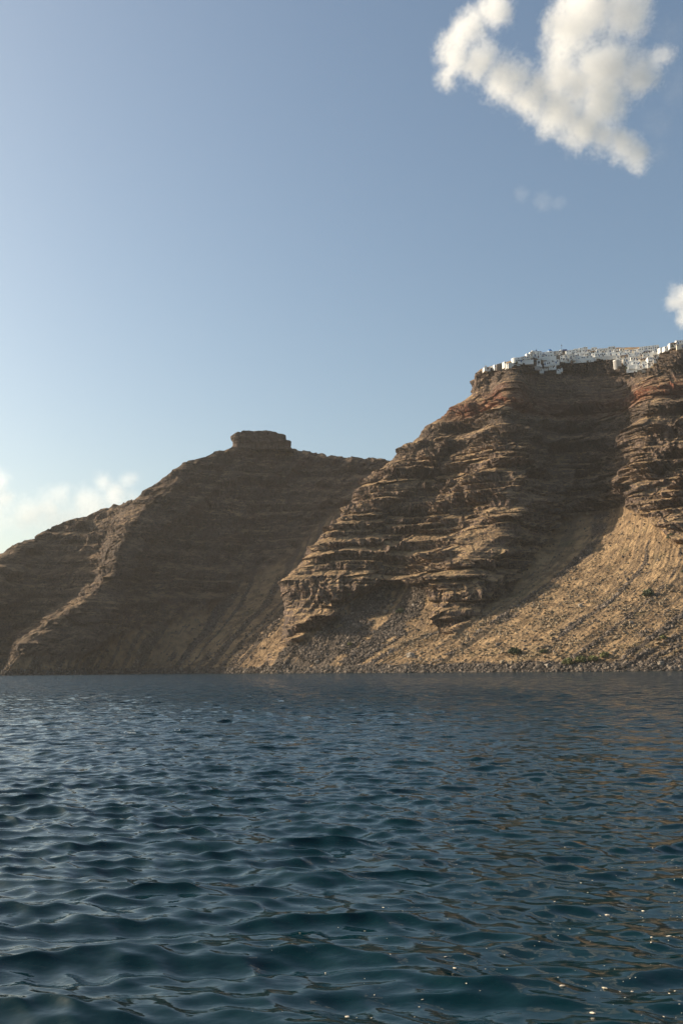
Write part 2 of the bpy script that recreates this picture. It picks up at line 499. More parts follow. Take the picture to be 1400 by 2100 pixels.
    scree = np.clip(sstep(-0.1, 0.35, fan + 0.85 * leftfan + 0.7 * rightfan - 0.42), 0, 1) * talus
    scree = np.maximum(scree, sstep(7, 2.5, z + 1.5 * big))
    streak = sstep(-0.02, 0.2, fbm(ur * 9, z / 130, z * 0 + 2.2, 4) + 0.25 * fbm(x / 15, y / 15, z / 15, 3)) * talus
    zr = z + 6 * fbm(x / 90, y / 90, z / 200, 3)
    red = sstep(229, 235, zr) * (1 - sstep(252, 260, zr)) * sstep(-0.55, 0.1, fbm(x / 60, y / 60, z / 12, 3) + 0.15)
    red = np.maximum(red, 0.35 * sstep(250, 254, zr) * (1 - sstep(262, 268, zr)))
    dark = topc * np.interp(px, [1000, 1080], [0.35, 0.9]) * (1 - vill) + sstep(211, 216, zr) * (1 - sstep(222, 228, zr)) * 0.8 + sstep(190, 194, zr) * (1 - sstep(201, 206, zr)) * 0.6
    dark = np.clip(dark + 0.45 * bowl, 0, 1)  # bowl's shade painted on top of the dark rock layers
    Pb = close_back(P, [(6, -1), (20, -3), (60, -6), (180, -8), (500, -20), (900, -60)])
    ex = Pb.shape[0] - nv
    at_ = {}
    for k_, a in (('talus', talus), ('scree', scree), ('red', red), ('dark', dark), ('streak', streak)):
        at_[k_] = np.concatenate([a, np.repeat(a[-1:] * 0.3, ex, 0)], 0)
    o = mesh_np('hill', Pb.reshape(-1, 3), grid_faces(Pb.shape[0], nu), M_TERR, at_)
    tag(o, 'near brown layered sea cliff with golden scree slopes, carrying the white village', kind='structure')
    return P, talus, scree, us


# ---- the farther promontory with the rock butte
N2 = [
    [(-1500, 1385, 900), (-1300, 1330, 1000), (-1150, 1290, 1150)],
    [(-800, 1385, 820), (-640, 1320, 900), (-480, 1270, 1030)],
    [(-500, 1385, 790), (-380, 1310, 860), (-240, 1225, 1000)],
    [(-330, 1385, 745), (-240, 1300, 805), (-110, 1190, 955)],
    [(-190, 1385, 745), (-130, 1300, 795), (-60, 1210, 855), (2, 1136, 950)],
    [(-130, 1385, 775), (-60, 1320, 840), (50, 1230, 912), (95, 1150, 970), (115, 1078, 1015)],
    [(-4, 1384, 800), (6, 1345, 845), (20, 1309, 868), (50, 1288, 882), (98, 1255, 895), (132, 1237, 905), (168, 1202, 925), (195, 1167, 945), (206, 1120, 975), (229, 1070, 1008), (246, 1036, 1048)],
    [(10, 1384, 760), (22, 1345, 790), (36, 1309, 808), (66, 1288, 824), (116, 1255, 842), (150, 1237, 856), (186, 1202, 876), (212, 1167, 893), (222, 1120, 922), (247, 1070, 957), (264, 1031, 1000)],
    [(0, 1384, 735), (38, 1345, 748), (50, 1308, 765), (80, 1288, 782), (130, 1255, 800), (165, 1238, 815), (200, 1205, 835), (228, 1180, 850), (236, 1140, 872), (262, 1085, 905), (282, 1050, 930), (320, 1020, 955), (340, 978, 990)],
    [(125, 1384, 760), (148, 1330, 785), (190, 1268, 812), (222, 1215, 838), (240, 1165, 862), (262, 1120, 892), (290, 1070, 922), (345, 1010, 962), (388, 945, 1005)],
    [(190, 1384, 790), (230, 1310, 825), (270, 1240, 862), (300, 1170, 900), (335, 1100, 940), (385, 1030, 975), (430, 970, 1010), (462, 924, 1035)],
    [(280, 1384, 815), (330, 1310, 855), (370, 1240, 895), (410, 1160, 940), (450, 1080, 975), (490, 1000, 1012), (530, 920, 1050)],
    [(360, 1383, 805), (425, 1310, 850), (478, 1240, 900), (520, 1160, 950), (555, 1080, 993), (580, 1000, 1030), (605, 922, 1062)],
    [(435, 1383, 768), (505, 1310, 812), (585, 1230, 868), (640, 1140, 928), (665, 1060, 985), (680, 990, 1035), (700, 937, 1075)],
    [(490, 1383, 738), (570, 1300, 795), (645, 1200, 865), (715, 1100, 945), (745, 1010, 1018), (760, 941, 1085)],
    [(590, 1382, 730), (670, 1250, 835), (760, 1130, 930), (830, 1000, 1050), (840, 950, 1110)],
    [(740, 1382, 800), (850, 1250, 930), (950, 1100, 1030), (980, 940, 1140)],
]
CR2 = [(-480, 1270), (-240, 1225), (-110, 1190), (2, 1137), (22, 1122), (40, 1112), (70, 1102), (100, 1083), (125, 1072), (150, 1063), (180, 1058), (202, 1053), (205, 1046), (222, 1044), (232, 1035), (250, 1036), (256, 1034), (285, 1017), (291, 1006), (310, 1000), (335, 980), (365, 960), (384, 951), (390, 943), (430, 932), (462, 923), (475, 918), (540, 915), (600, 921), (640, 931), (660, 930), (664, 935), (700, 938), (745, 942), (765, 940), (780, 940), (795, 944), (860, 948), (980, 940)]
TAL2 = np.array([(-1600, 1375), (0, 1350), (150, 1350), (250, 1300), (360, 1270), (430, 1250), (500, 1190), (560, 1160), (600, 1140), (640, 1090), (680, 1050), (1000, 1000)], float)


def add_far():
    nv, nu = 520, 1000
    Sg, us = loft(N2, CR2, nu, nv, (3, 14))
    n = hnormal(Sg)
    px, py = proj(Sg.reshape(-1, 3)); px = px.reshape(nv, nu); py = py.reshape(nv, nu)
    x, y, z = Sg[..., 0], Sg[..., 1], Sg[..., 2]
    ty = np.interp(px, TAL2[:, 0], TAL2[:, 1]) + 12 * perlin(px / 30, py / 30, np.zeros_like(px))
    rockm = sstep(-12, 14, ty - py)
    r = np.random.default_rng(5)
    bands = random_bands(8, 215, 9, 19, r, 0.8) + [(222, 232, 240, 0.5)]
    seg, _ = cells(x / 55 + 0.6 * perlin(x / 60, y / 60, z / 60), z / 80, 17)
    zz = z + 4 * fbm(x / 150, y / 150, z / 300, 3) + 2.2 * fbm(x / 20, y / 20, z / 25, 3) + 3 * seg
    amp = np.clip(0.55 + 1.2 * fbm(x / 35, y / 45, z / 18, 3), 0.0, 1.2)
    d = centred(band_profile(zz, bands) * amp * cot_slope(Sg), Sg, 34)
    thin = random_bands(4, 260, 2.6, 5.5, r, 0.75)
    d = d + (band_profile(zz + 1.2 * fbm(x / 9, y / 9, z / 9, 2), thin) - 0.8) * np.clip(0.35 + 1.8 * fbm(x / 22, y / 30, z / 16, 2), 0, 1.5) * 0.7
    cl = in_cliff(zz, bands) * np.clip(amp, 0, 1)
    gull = ridged((x - 0.8 * z) / 80, y / 160, z / 260, 3) * 11 + ridged((x - 0.6 * z) / 30, y / 90, z / 140, 3) * 6
    cols = ridged(x / 7.5, y / 24, z / 34, 3) * 1.3
    rough = fbm(x / 13, y / 13, z / 9, 4) * 2.6 + fbm(x / 4, y / 4, z / 3, 2) * 0.8
    gull = gull * (1 - 0.65 * sstep(5, 6, us) * (1 - sstep(8.5, 9.5, us)))[None, :]
    disp = rockm * (d + gull + fbm(x / 50, y / 50, z / 50, 3) * 6 + cols * (0.25 + 0.8 * cl) + rough * (0.5 + 0.5 * cl) + crag(x, y, z, cl) * 0.75 - 3.0)
    ur = us[None, :] + 0.10 * fbm(x / 40, y / 40, z / 40, 3)
    disp += (1 - rockm) * (fbm(ur * 5, z / 120, z * 0 + 3.3, 3) * 2.4 + fbm(x / 14, y / 14, z / 14, 4) * 1.4)
    vtop = np.linspace(0, 1, nv)[:, None]
    disp *= 1 - 0.5 * sstep(0.97, 1.0, vtop)
    P = Sg + n * disp[..., None]
    cv, _ = cells(x / 9, y / 9, 23)
    P[..., 2] += 1.0 * fbm(x / 8, y / 8, z / 8, 3) + sstep(0.9, 1.0, vtop) * (cv * 1.5 + 2.2 * fbm(x / 16, y / 16, z * 0, 3))
    big = fbm(x / 70, y / 70, z / 70, 3)
    talus = 1 - rockm
    fan = perlin(ur * 6, z / 220, z * 0 + 1.7) + 0.5 * perlin(ur * 19, z / 120, z * 0 + 5.5) + 0.5 * fbm(x / 22, y / 22, z / 22, 3)
    scree = np.clip(sstep(-0.1, 0.2, fan + 0.02), 0, 1) * talus * 0.8
    scree = np.maximum(scree, sstep(6, 2, z + 1.5 * big))
    red = 0.35 * sstep(0.1, 0.5, fbm(x / 60, y / 60, z / 20, 3)) * rockm
    dark = np.clip(0.62 + 0.5 * big, 0, 0.85) * (0.8 + 0.2 * rockm) * (1 - 0.7 * sstep(300, 420, px) * sstep(1240, 1300, py))  # shade of the far face put into its colour, lifted on the lit fan
    Pb = close_back(P, [(6, -2), (25, -10), (80, -50), (200, -150), (420, -300)])
    ex = Pb.shape[0] - nv
    at_ = {}
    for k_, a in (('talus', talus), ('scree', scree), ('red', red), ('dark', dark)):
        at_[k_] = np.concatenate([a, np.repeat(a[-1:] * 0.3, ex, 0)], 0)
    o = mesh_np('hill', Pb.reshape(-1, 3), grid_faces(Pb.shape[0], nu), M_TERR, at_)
    tag(o, 'far shadowed brown promontory sloping down to the left edge', kind='structure')
    return P, talus, scree, us


P1, T1, SC1, U1 = add_near()
P2, T2, SC2, U2 = add_far()


# ---- the flat-topped rock butte on the promontory
def add_butte():
    Y0 = 1046.0
    #  silhouette of the rock in photo pixels, left and right edge by height
    L = [(925, 470), (914, 479), (908, 478.5), (903, 474.5), (896, 474), (892, 480), (889, 486)]
    Rr = [(925, 602), (919, 596), (908.5, 595.5), (906.8, 597), (906, 586), (901, 587), (895, 586), (892, 578), (890, 566)]
    nz_, na = 46, 260
    zs = np.linspace(926, 889, nz_)
    lx = np.interp(-zs, [-a for a, b in L], [b for a, b in L])
    rx = np.interp(-zs, [-a for a, b in Rr], [b for a, b in Rr])
    th = np.linspace(0, 2 * np.pi, na, endpoint=False)
    V = []
    for k in range(nz_):
        a = at(lx[k], zs[k], Y0); b = at(rx[k], zs[k], Y0)
        cx = (a[0] + b[0]) / 2; hw = (b[0] - a[0]) / 2
        z = (a[2] + b[2]) / 2
        c, s = np.cos(th), np.sin(th)
        e = 0.55
        xx = np.sign(c) * np.abs(c) ** e; yy = np.sign(s) * np.abs(s) ** e
        q = np.stack([cx + hw * xx, Y0 + 13 * yy * (1.0 - 0.12 * (k < 18)), np.full(na, z)], -1)
        V.append(q)
    V = np.array(V)
    x, y, z = V[..., 0], V[..., 1], V[..., 2]
    nrm = np.stack([np.cos(th), np.sin(th), th * 0], -1)[None]
    t = np.linspace(0, 1, nz_)[:, None]
    dd = fbm(x / 7, y / 7, z / 5, 4) * 2.8 + ridged(x / 6, y / 9, z / 30, 3) * 1.5 + 0.25 * np.sin(z * 1.1 + 2 * perlin(x / 15, y / 15, z / 9))
    dd -= 1.8 * np.exp(-((x - at(494, 900, Y0)[0]) / 0.8) ** 2) * (t > 0.55)
    side = np.abs(np.cos(th))[None] ** 4
    V = V + nrm * (dd * (1 - 0.7 * side))[..., None]
    top = V[-1].copy()
    tops = []
    cen = top.mean(0)
    for f_ in (0.8, 0.55, 0.3, 0.08):
        q = cen + (top - cen) * f_
        q[:, 2] = top[:, 2] + (1 - f_) * 0.4 + 0.5 * fbm(q[:, 0] / 6, q[:, 1] / 6, q[:, 2] * 0, 3)
        tops.append(q[None])
    V = np.concatenate([V] + tops, 0)
    qx, qy = proj(V.reshape(-1, 3))
    cap = np.interp(qx, [470, 474, 480, 486, 492, 494, 496, 510, 513, 525, 527, 555, 565, 572, 580, 586, 587, 597, 600], [899, 897, 893, 889.6, 890.5, 894, 889.5, 887.5, 889.3, 889.6, 888, 889, 892, 895, 893.6, 895, 906, 907, 912])
    zc = at(540, 889, Y0)[2] - (cap - 889) / F * Y0
    V[..., 2] = np.minimum(V[..., 2], zc.reshape(V.shape[:2]) + 0.3 * fbm(V[..., 0] / 3, V[..., 1] / 3, V[..., 0] * 0, 3))
    nr = V.shape[0]
    i = np.arange(nr - 1)[:, None] * na + np.arange(na)[None]
    j = np.arange(nr - 1)[:, None] * na + (np.arange(na)[None] + 1) % na
    Fc = np.stack([i, j, j + na, i + na], -1).reshape(-1, 4)
    z0 = np.zeros(nr * na)
    o = mesh_np('rock_butte', V.reshape(-1, 3), Fc, M_TERR, {'talus': z0, 'scree': z0, 'red': z0, 'dark': z0 + 0.45})
    tag(o, 'dark flat-topped rock stack crowning the far promontory against the sky', 'rock')


add_butte()


# ------------------------------------------------------------------ sea
def water_material():
    b = NT('sea_water')
    p = b.p
    p.inputs['Base Color'].default_value = (0.0008, 0.016, 0.020, 1)
    p.inputs['IOR'].default_value = 1.333
    p.inputs['Roughness'].default_value = 0.04
    g = b.n('ShaderNodeNewGeometry'); P = g.outputs['Position']
    mp = b.n('ShaderNodeMapping'); mp.inputs['Scale'].default_value = (0.55, 1.0, 1.0); mp.inputs['Rotation'].default_value = (0, 0, 0.2); b.l(P, mp.inputs[0])
    far = b.attr('far')
    h1 = b.noise(mp.outputs[0], 0.75, 5, 0.6)
    h2 = b.noise(mp.outputs[0], 3.0, 4, 0.6)
    h3 = b.noise(mp.outputs[0], 0.16, 4, 0.6)
    h = b.math('ADD', b.math('MULTIPLY', h1, 1.3), b.math('MULTIPLY', h2, 0.45))
    h = b.math('ADD', h, b.math('MULTIPLY', h3, 0.8))
    h = b.math('MULTIPLY', h, b.math('MULTIPLY', far, 0.25))
    h = b.math('ADD', h, b.math('MULTIPLY', b.noise(mp.outputs[0], 7.0, 3, 0.5), 0.008))
    bp = b.n('ShaderNodeBump'); bp.inputs['Distance'].default_value = 1.0; bp.inputs['Strength'].default_value = 1.0
    b.l(h, bp.inputs['Height'])
    # ripples too small for the mesh: tilt the normal by two noise fields
    nrm = bp.outputs[0]
    for sc_, k_ in ((1.1, 1.9), (3.7, 1.7)):
        nz_ = b.n('ShaderNodeTexNoise'); nz_.inputs['Scale'].default_value = sc_; nz_.inputs['Detail'].default_value = 3
        b.l(mp.outputs[0], nz_.inputs['Vector'])
        su = b.n('ShaderNodeVectorMath', operation='SUBTRACT'); b.l(nz_.outputs['Color'], su.inputs[0]); su.inputs[1].default_value = (.5, .55, .5)
        mu = b.n('ShaderNodeVectorMath', operation='MULTIPLY'); b.l(su.outputs[0], mu.inputs[0]); mu.inputs[1].default_value = (k_ * .8, k_, 0)
        sl = b.n('ShaderNodeVectorMath', operation='SCALE'); b.l(mu.outputs[0], sl.inputs[0]); b.l(far, sl.inputs['Scale'])
        ad = b.n('ShaderNodeVectorMath', operation='ADD'); b.l(nrm, ad.inputs[0]); b.l(sl.outputs[0], ad.inputs[1])
        nrm = ad.outputs[0]
    nz_ = b.n('ShaderNodeTexNoise'); nz_.inputs['Scale'].default_value = 7.5; nz_.inputs['Detail'].default_value = 4
    b.l(mp.outputs[0], nz_.inputs['Vector'])
    mu = b.n('ShaderNodeVectorMath', operation='MULTIPLY_ADD'); b.l(nz_.outputs['Color'], mu.inputs[0]); mu.inputs[1].default_value = (.26, .30, 0); mu.inputs[2].default_value = (-.13, -.15, 0)
    ad = b.n('ShaderNodeVectorMath', operation='ADD'); b.l(nrm, ad.inputs[0]); b.l(mu.outputs[0], ad.inputs[1]); nrm = ad.outputs[0]
    no = b.n('ShaderNodeVectorMath', operation='NORMALIZE'); b.l(nrm, no.inputs[0])
    b.l(no.outputs[0], p.inputs['Normal'])
    return b.m


_wr = np.random.default_rng(21)
NW = 160
_lam = np.exp(_wr.uniform(np.log(0.2), np.log(3.2), NW))
_dir = np.radians(-98) + _wr.normal(0, 0.55, NW)
_k = 2 * np.pi / _lam
_kx, _ky = _k * np.cos(_dir), _k * np.sin(_dir)
_ph = _wr.uniform(0, 2 * np.pi, NW)
_sl = 0.034 * np.where(_lam < 0.4, (_lam / 0.4) ** 0.5, 1.0) * np.where(_lam > 0.9, (0.9 / _lam) ** 1.6, 1.0) * _wr.uniform(0.5, 1.4, NW)
_am = _sl / _k


def waves(x, y, sp=None):
    """x,y -> displaced x,y,z; sp = local grid spacing (short waves fade out)"""
    gust = (1 + 0.45 * fbm(x / 26, y / 40, x * 0, 3)) * (1.15 - 0.35 * sstep(-0.25, 0.3, x / (np.abs(y) + 3)))
    X = x.copy().astype(np.float64); Yv = y.copy().astype(np.float64); Z = np.zeros_like(X)
    for i in range(NW):
        a = _am[i]
        if sp is not None:
            a = a * sstep(2.0, 4.0, _lam[i] / sp)
        t = _kx[i] * x + _ky[i] * y + _ph[i]
        s, c = np.sin(t), np.cos(t)
        Z += a * c
        q = 1.15 * a
        X -= q * s * _kx[i] / _k[i]; Yv -= q * s * _ky[i] / _k[i]
    return x + (X - x) * gust, y + (Yv - y) * gust, Z * gust


def add_sea():
    nr = 1350
    r = np.concatenate([[0.5, 1.5], np.geomspace(3.0, 260, nr), np.geomspace(262, 900, 160), np.geomspace(950, 40000, 24)])
    th = np.concatenate([np.radians(np.linspace(-180, -40, 60, endpoint=False)), np.radians(np.linspace(-40, 40, 950)), np.radians(np.linspace(40, 180, 61)[1:])])
    rr, tt = np.meshgrid(r, th, indexing='ij')
    x = rr * np.sin(tt); y = rr * np.cos(tt)
    sp = rr * np.where(rr < 261, 0.0033, 0.008)
    edge = np.abs(tt) > np.radians(40)
    sp = np.where(edge, rr * 0.06, sp)
    X, Y, Z = waves(x, y, sp)
    far = sstep(14, 90, rr)
    o = mesh_np('sea', np.stack([X, Y, Z], -1).reshape(-1, 3), grid_faces(len(r), len(th))[:, ::-1], water_material(), {'far': far}, smooth=True)
    tag(o, 'dark teal rippled sea filling the lower third', kind='structure')


add_sea()

#@@PARTS@@
# ------------------------------------------------------------------ village helpers
class MB:
    def __init__(s): s.v = []; s.f = []

    def box(s, x0, x1, y0, y1, z0, z1, bev=0.0):
        n = len(s.v)
        s.v += [(x, y, z) for z in (z0, z1) for y in (y0, y1) for x in (x0, x1)]
        s.f += [tuple(n + i for i in q) for q in ((0, 2, 3, 1), (4, 5, 7, 6), (0, 1, 5, 4), (2, 6, 7, 3), (0, 4, 6, 2), (1, 3, 7, 5))]
        return s

    def prism(s, pts, y0, y1):
        """outline in x,z pushed from y0 to y1"""
        n = len(s.v); k = len(pts)
        s.v += [(x, y0, z) for x, z in pts] + [(x, y1, z) for x, z in pts]
        s.f.append(tuple(n + i for i in range(k))); s.f.append(tuple(n + k + i for i in reversed(range(k))))
        s.f += [(n + i, n + k + i, n + k + (i + 1) % k, n + (i + 1) % k) for i in range(k)]
        return s

    def lathe(s, prof, cx, cy, seg=20, a0=0, a1=2 * math.pi):
        n = len(s.v); full = abs(a1 - a0 - 2 * math.pi) < 1e-6
        m_ = seg if full else seg + 1
        for r, z in prof:
            for i in range(m_):
                a = a0 + (a1 - a0) * i / seg
                s.v.append((cx + r * math.cos(a), cy + r * math.sin(a), z))
        for j in range(len(prof) - 1):
            for i in range(seg):
                i2 = (i + 1) % m_
                s.f.append((n + j * m_ + i, n + j * m_ + i2, n + (j + 1) * m_ + i2, n + (j + 1) * m_ + i))
        return s

    def build(s, name, mat, parent=None, loc=None):
        me = bpy.data.meshes.new(name); me.from_pydata(s.v, [], s.f); me.materials.append(mat); me.update()
        o = bpy.data.objects.new(name, me); C.objects.link(o)
        if parent: o.parent = parent
        if loc is not None: o.location = loc
        return o


def empty(name, loc, rz=0.0):
    o = bpy.data.objects.new(name, None); C.objects.link(o); o.location = loc; o.rotation_euler = (0, 0, rz); o.empty_display_size = 1
    return o


M_W = simple_mat('lime_plaster', (0.76, 0.75, 0.72), 0.85, 0.07, 0.25)
M_W2 = simple_mat('aged_plaster', (0.62, 0.60, 0.56), 0.88, 0.10, 0.25)
M_W3 = simple_mat('cream_plaster', (0.66, 0.57, 0.46), 0.88, 0.08, 0.25)
M_ST = simple_mat('stone_wall', (0.24, 0.195, 0.155), 0.9, 0.25, 0.8)
M_GR = simple_mat('grey_wall', (0.34, 0.32, 0.30), 0.9, 0.15, 0.5)
M_WIN = simple_mat('shutter_dark', (0.045, 0.045, 0.055), 0.35)
M_WB = simple_mat('shutter_blue', (0.05, 0.11, 0.25), 0.5)
M_BR = simple_mat('awning_brown', (0.16, 0.09, 0.06), 0.8)
M_OR = simple_mat('awning_ochre', (0.42, 0.24, 0.12), 0.8)
M_BL = simple_mat('dome_blue', (0.02, 0.15, 0.42), 0.4)
M_NAVY = simple_mat('roof_navy', (0.03, 0.06, 0.20), 0.5)
M_TQ = simple_mat('pool_blue', (0.10, 0.28, 0.36), 0.2)
M_LEAF = simple_mat('leaf_green', (0.06, 0.075, 0.032), 0.8, 0.4, 1.2)
M_MET = simple_mat('metal_dark', (0.12, 0.12, 0.13), 0.5)

_flat = P1.reshape(-1, 3)
_px, _py = proj(_flat)
_gx = (np.floor(_px)).astype(int); _gy = np.floor(_py).astype(int)
_keep = np.where((_px > -20) & (_px < 1430) & (_py > 690) & (_py < 1400))[0]
_ord = np.lexsort((_flat[_keep, 1], _gx[_keep], _gy[_keep]))
_ks = _keep[_ord]


def ground_Y(px, py, r=2.5):
    mk = (np.abs(_px - px) < r) & (np.abs(_py - py) < r) & (_flat[:, 1] > 300)
    if not mk.any():
        return None
    return float(_flat[mk, 1].min())


def crest_Y(px):
    tx, ty = proj(P1[-1])
    return float(np.interp(px, tx[np.argsort(tx)], P1[-1][np.argsort(tx), 1]))


def place(x0, x1, yt, yb, pull=0.0):
    xc = (x0 + x1) / 2
    Y = None
    for q in (0, 1.5, 3, 4.5, 6, 8, 10):
        Y = ground_Y(xc, yb + q)
        if Y is not None: break
    if Y is None: Y = crest_Y(xc)
    if xc < 1156 and xc > 1094 and yb > 737: pull += 1.8
    Y += 0.6 - pull
    b = at(xc, yb, Y)
    w = at(x1, yb, Y)[0] - at(x0, yb, Y)[0]
    h = at(xc, yt, Y)[2] - b[2]
    return b, w, h


_hr = random.Random(11)


def body(mb, w, h, d, sink=5.0, par=0.35):
    sink = min(sink, 1.8)
    t = 0.3
    mb.box(-w / 2, w / 2, 0, d, -sink, h - par)
    mb.box(-w / 2, w / 2, 0, t, h - par + .003, h); mb.box(-w / 2, w / 2, d - t, d, h - par + .003, h)
    mb.box(-w / 2, -w / 2 + t, t + .003, d - t - .003, h - par + .003, h); mb.box(w / 2 - t, w / 2, t + .003, d - t - .003, h - par + .003, h)
    return mb


def windows(root, w, h, cols, rows, mat=None, side=True, ww=1.05, wh=1.2):
    for r_ in range(rows):
        for c in range(cols):
            if cols * rows > 2 and _hr.random() < 0.12: continue
            x = -w / 2 + w * (c + 0.5 + _hr.uniform(-0.15, 0.15)) / cols
            z = h * (r_ + 0.42) / rows + 0.1
            a = ww * _hr.uniform(0.75, 1.2); b_ = wh * _hr.uniform(0.75, 1.25)
            mt = mat or (M_WB if _hr.random() < 0.18 else M_WIN)
            MB().box(x - a / 2, x + a / 2, -0.04, 0.12, z, min(z + b_, h - 0.5)).build('window', mt, root)


def house(box, label=None, cat='house', wall=None, cols=None, rows=None, yaw=None, group='white village houses', extra=None, depth=None, roof=None, door=True, sink=5.0, winmat=None, pull=0.0):
    x0, x1, yt, yb = box
    b, w, h = place(x0, x1, yt, yb, pull)
    h = max(h, 2.2)
    yaw = (_hr.uniform(-0.04, 0.10) if yaw is None else yaw) - math.atan2(b[0], b[1])
    root = empty('village_house' if cat == 'house' else cat.replace(' ', '_'), b, yaw)
    d = depth or max(4.5, min(8, w * 0.8))
    wall = wall or _hr.choice([M_W, M_W, M_W, M_W2, M_W])
    rows = rows if rows is not None else max(1, int(round(h / 3.3)))
    cols = cols if cols is not None else max(1, int(round(w / 2.6)))
    mb = MB()
    if roof == 'vault':
        sink = 1.2
        pts = [(-w / 2, -sink), (w / 2, -sink)] + [(w / 2 * math.cos(a), max(h - w / 2, h * .45) + (h - max(h - w / 2, h * .45)) * math.sin(a)) for a in np.linspace(0, math.pi, 14)]
        mb.prism(pts, 0, d)
    elif roof == 'step':
        k = _hr.uniform(0.35, 0.6); s_ = _hr.choice([-1, 1])
        body(mb, w, h * 0.62, d, sink)
        mb.box(*sorted((s_ * w / 2 - s_ * .01, s_ * (w / 2 - w * k))), 1.2, d - .02, h * 0.62 - 0.34, h)
    else:
        body(mb, w, h, d, sink)
    mb.build('wall', wall, root)
    if rows * cols > 0:
        windows(root, w, h if roof != 'step' else h * 0.62, cols, rows, winmat)
    if door and w > 3.2 and roof != 'vault':
        x = _hr.uniform(-0.3, 0.3) * w
        MB().box(x - 0.55, x + 0.55, -0.06, 0.1, 0.0, 2.1).build('door', _hr.choice([M_WB, M_WIN, M_BR]), root)
    if roof is None and w > 5 and _hr.random() < 0.5:
        x = _hr.uniform(-0.35, 0.35) * w
        MB().box(x - .3, x + .3, d * .5, d * .5 + .6, h - .4, h + 0.8).build('chimney', M_W, root)
    if extra: extra(root, w, h, d)
    tag(root, label, cat, group)
    return root


def awning(mat, fx0, fx1, z, out=1.8):
    def f(root, w, h, d):
        MB().prism([(-w / 2 + w * fx0, z * h), (-w / 2 + w * fx1, z * h), (-w / 2 + w * fx1, z * h + .25), (-w / 2 + w * fx0, z * h + .25)], -out, -0.01).build('awning', mat, root)
    return f


ORD = ['', 'first', 'second', 'third', 'fourth', 'fifth', 'sixth', 'seventh', 'eighth', 'ninth', 'tenth', 'eleventh', 'twelfth', 'thirteenth', 'fourteenth', 'fifteenth', 'sixteenth', 'seventeenth', 'eighteenth', 'nineteenth', 'twentieth', 'twenty-first', 'twenty-second', 'twenty-third', 'twenty-fourth', 'twenty-fifth']


def row(boxes, phrase, **kw):
    """plain houses of one row, left to right"""
    for i, q in enumerate(boxes):
        bx, opt = (q[:4], q[4]) if len(q) > 4 else (q, {})
        k = dict(kw); k.update(opt)
        wd = bx[1] - bx[0]; ht = bx[3] - bx[2]
        look = ('tall ' if ht > wd * 0.95 else 'long low ' if wd > ht * 2.1 else 'small ' if wd < 9 else 'broad ' if wd > 14 else 'cubic ')
        col = {id(M_W): 'white', id(M_W2): 'greyish white', id(M_W3): 'cream', id(M_GR): 'grey'}.get(id(k.get('wall')), None)
        if col is None:
            k['wall'] = _hr.choice([M_W, M_W, M_W, M_W2]); col = 'white' if k['wall'] is M_W else 'greyish white'
        rf = {'vault': 'vaulted', 'step': 'stepped'}.get(k.get('roof'), 'flat-roofed')
        house(bx, f"{look}{col} {rf} house, {ORD[i + 1]} {phrase}", **k)


# ---- far left tip of the village
def bell_gable(root, w, h, d):
    g = MB().prism([(-w * .5, h * .4), (-w * .15, h * .4), (-w * .2, h + 1.2), (-w * .3, h + 2.2), (-w * .4, h + 1.2)], -0.02, 0.6).build('bell_gable', M_W, root)
house((992, 1009, 753, 757.5), 'small white chapel with pointed bell gable on the cliff tip, leftmost building', 'chapel', M_W, 1, 1, 0.25, None, bell_gable)
house((1009.5, 1013, 750, 756), 'tiny white hut just right of the leftmost chapel', wall=M_W, cols=1, rows=1, roof='step', yaw=0.5)
house((1013, 1018, 748, 756), 'small white house between the tiny hut and the brown stone wall', wall=M_W, cols=1, rows=1, yaw=0.55)
b, w, h = place(1017, 1033, 746, 752)
t = empty('stone_wall', b, 0.25); MB().prism([(-w / 2, -4), (w / 2, -4), (w / 2, h + 1.5), (-w / 2, h - 1)], 0, 0.9).build('masonry', M_ST, t)
MB().prism([(-w / 2, h - .997), (w / 2, h + 1.503), (w / 2, h + 1.7), (-w / 2, h - .8)], -0.1, 1.0).build('coping', M_W3, t)
tag(t, 'brown stone wall climbing beside the white tower house at the cliff tip', 'wall')
house((1033, 1037.5, 741, 752), 'narrow tall white tower house standing on the cliff corner', wall=M_W, cols=1, rows=2, yaw=0.5, depth=4, roof='vault')
house((1037.5, 1040.5, 745, 751.5), 'low white annex leaning on the right of the narrow tower house', wall=M_W, cols=1, rows=1, yaw=0.3, depth=5)
b, w, h = place(1041, 1067, 744.5, 747)
t = empty('terrace', b, 0.05); MB().box(-w / 2, w / 2, 0, 3, -4, h * .6).build('slab', M_W2, t); MB().box(-w / 2, w / 2, 0, .25, h * .6 + .003, h).build('parapet', M_W, t)
tag(t, 'long white terrace ledge under the round-ended building', 'terrace')


# ---- the round-ended building and the cluster of the blue dome
def round_end(root, w, h, d):
    MB().lathe([(d * .5, -5), (d * .5, h * .95), (d * .42, h * 1.04), (0.01, h * 1.06)], -w / 2, d * .5, 20, math.pi / 2 - .01, math.pi * 1.5 + .01).build('round_end', M_W, root)
house((1057, 1071, 733, 743), 'long white building with a rounded left end and small dark windows', wall=M_W, cols=4, rows=2, yaw=0.1, extra=round_end, depth=8)
house((1071, 1086, 731, 742), 'white two-storey building right of the round-ended building', wall=M_W2, cols=4, rows=2, yaw=0.0)
house((1070, 1093, 738, 743.5), 'low sloping white terrace wall in front of the two-storey building', 'terrace wall', M_W, 0, 0, 0.0, None, depth=4, door=False, pull=3)
row([(1079, 1086, 725, 731), (1086, 1092.5, 722, 731, dict(extra=awning(M_WB, .1, .9, .95))), (1090, 1098, 719, 727)], 'up the steps left of the bell tower', yaw=0.35, wall=M_W)


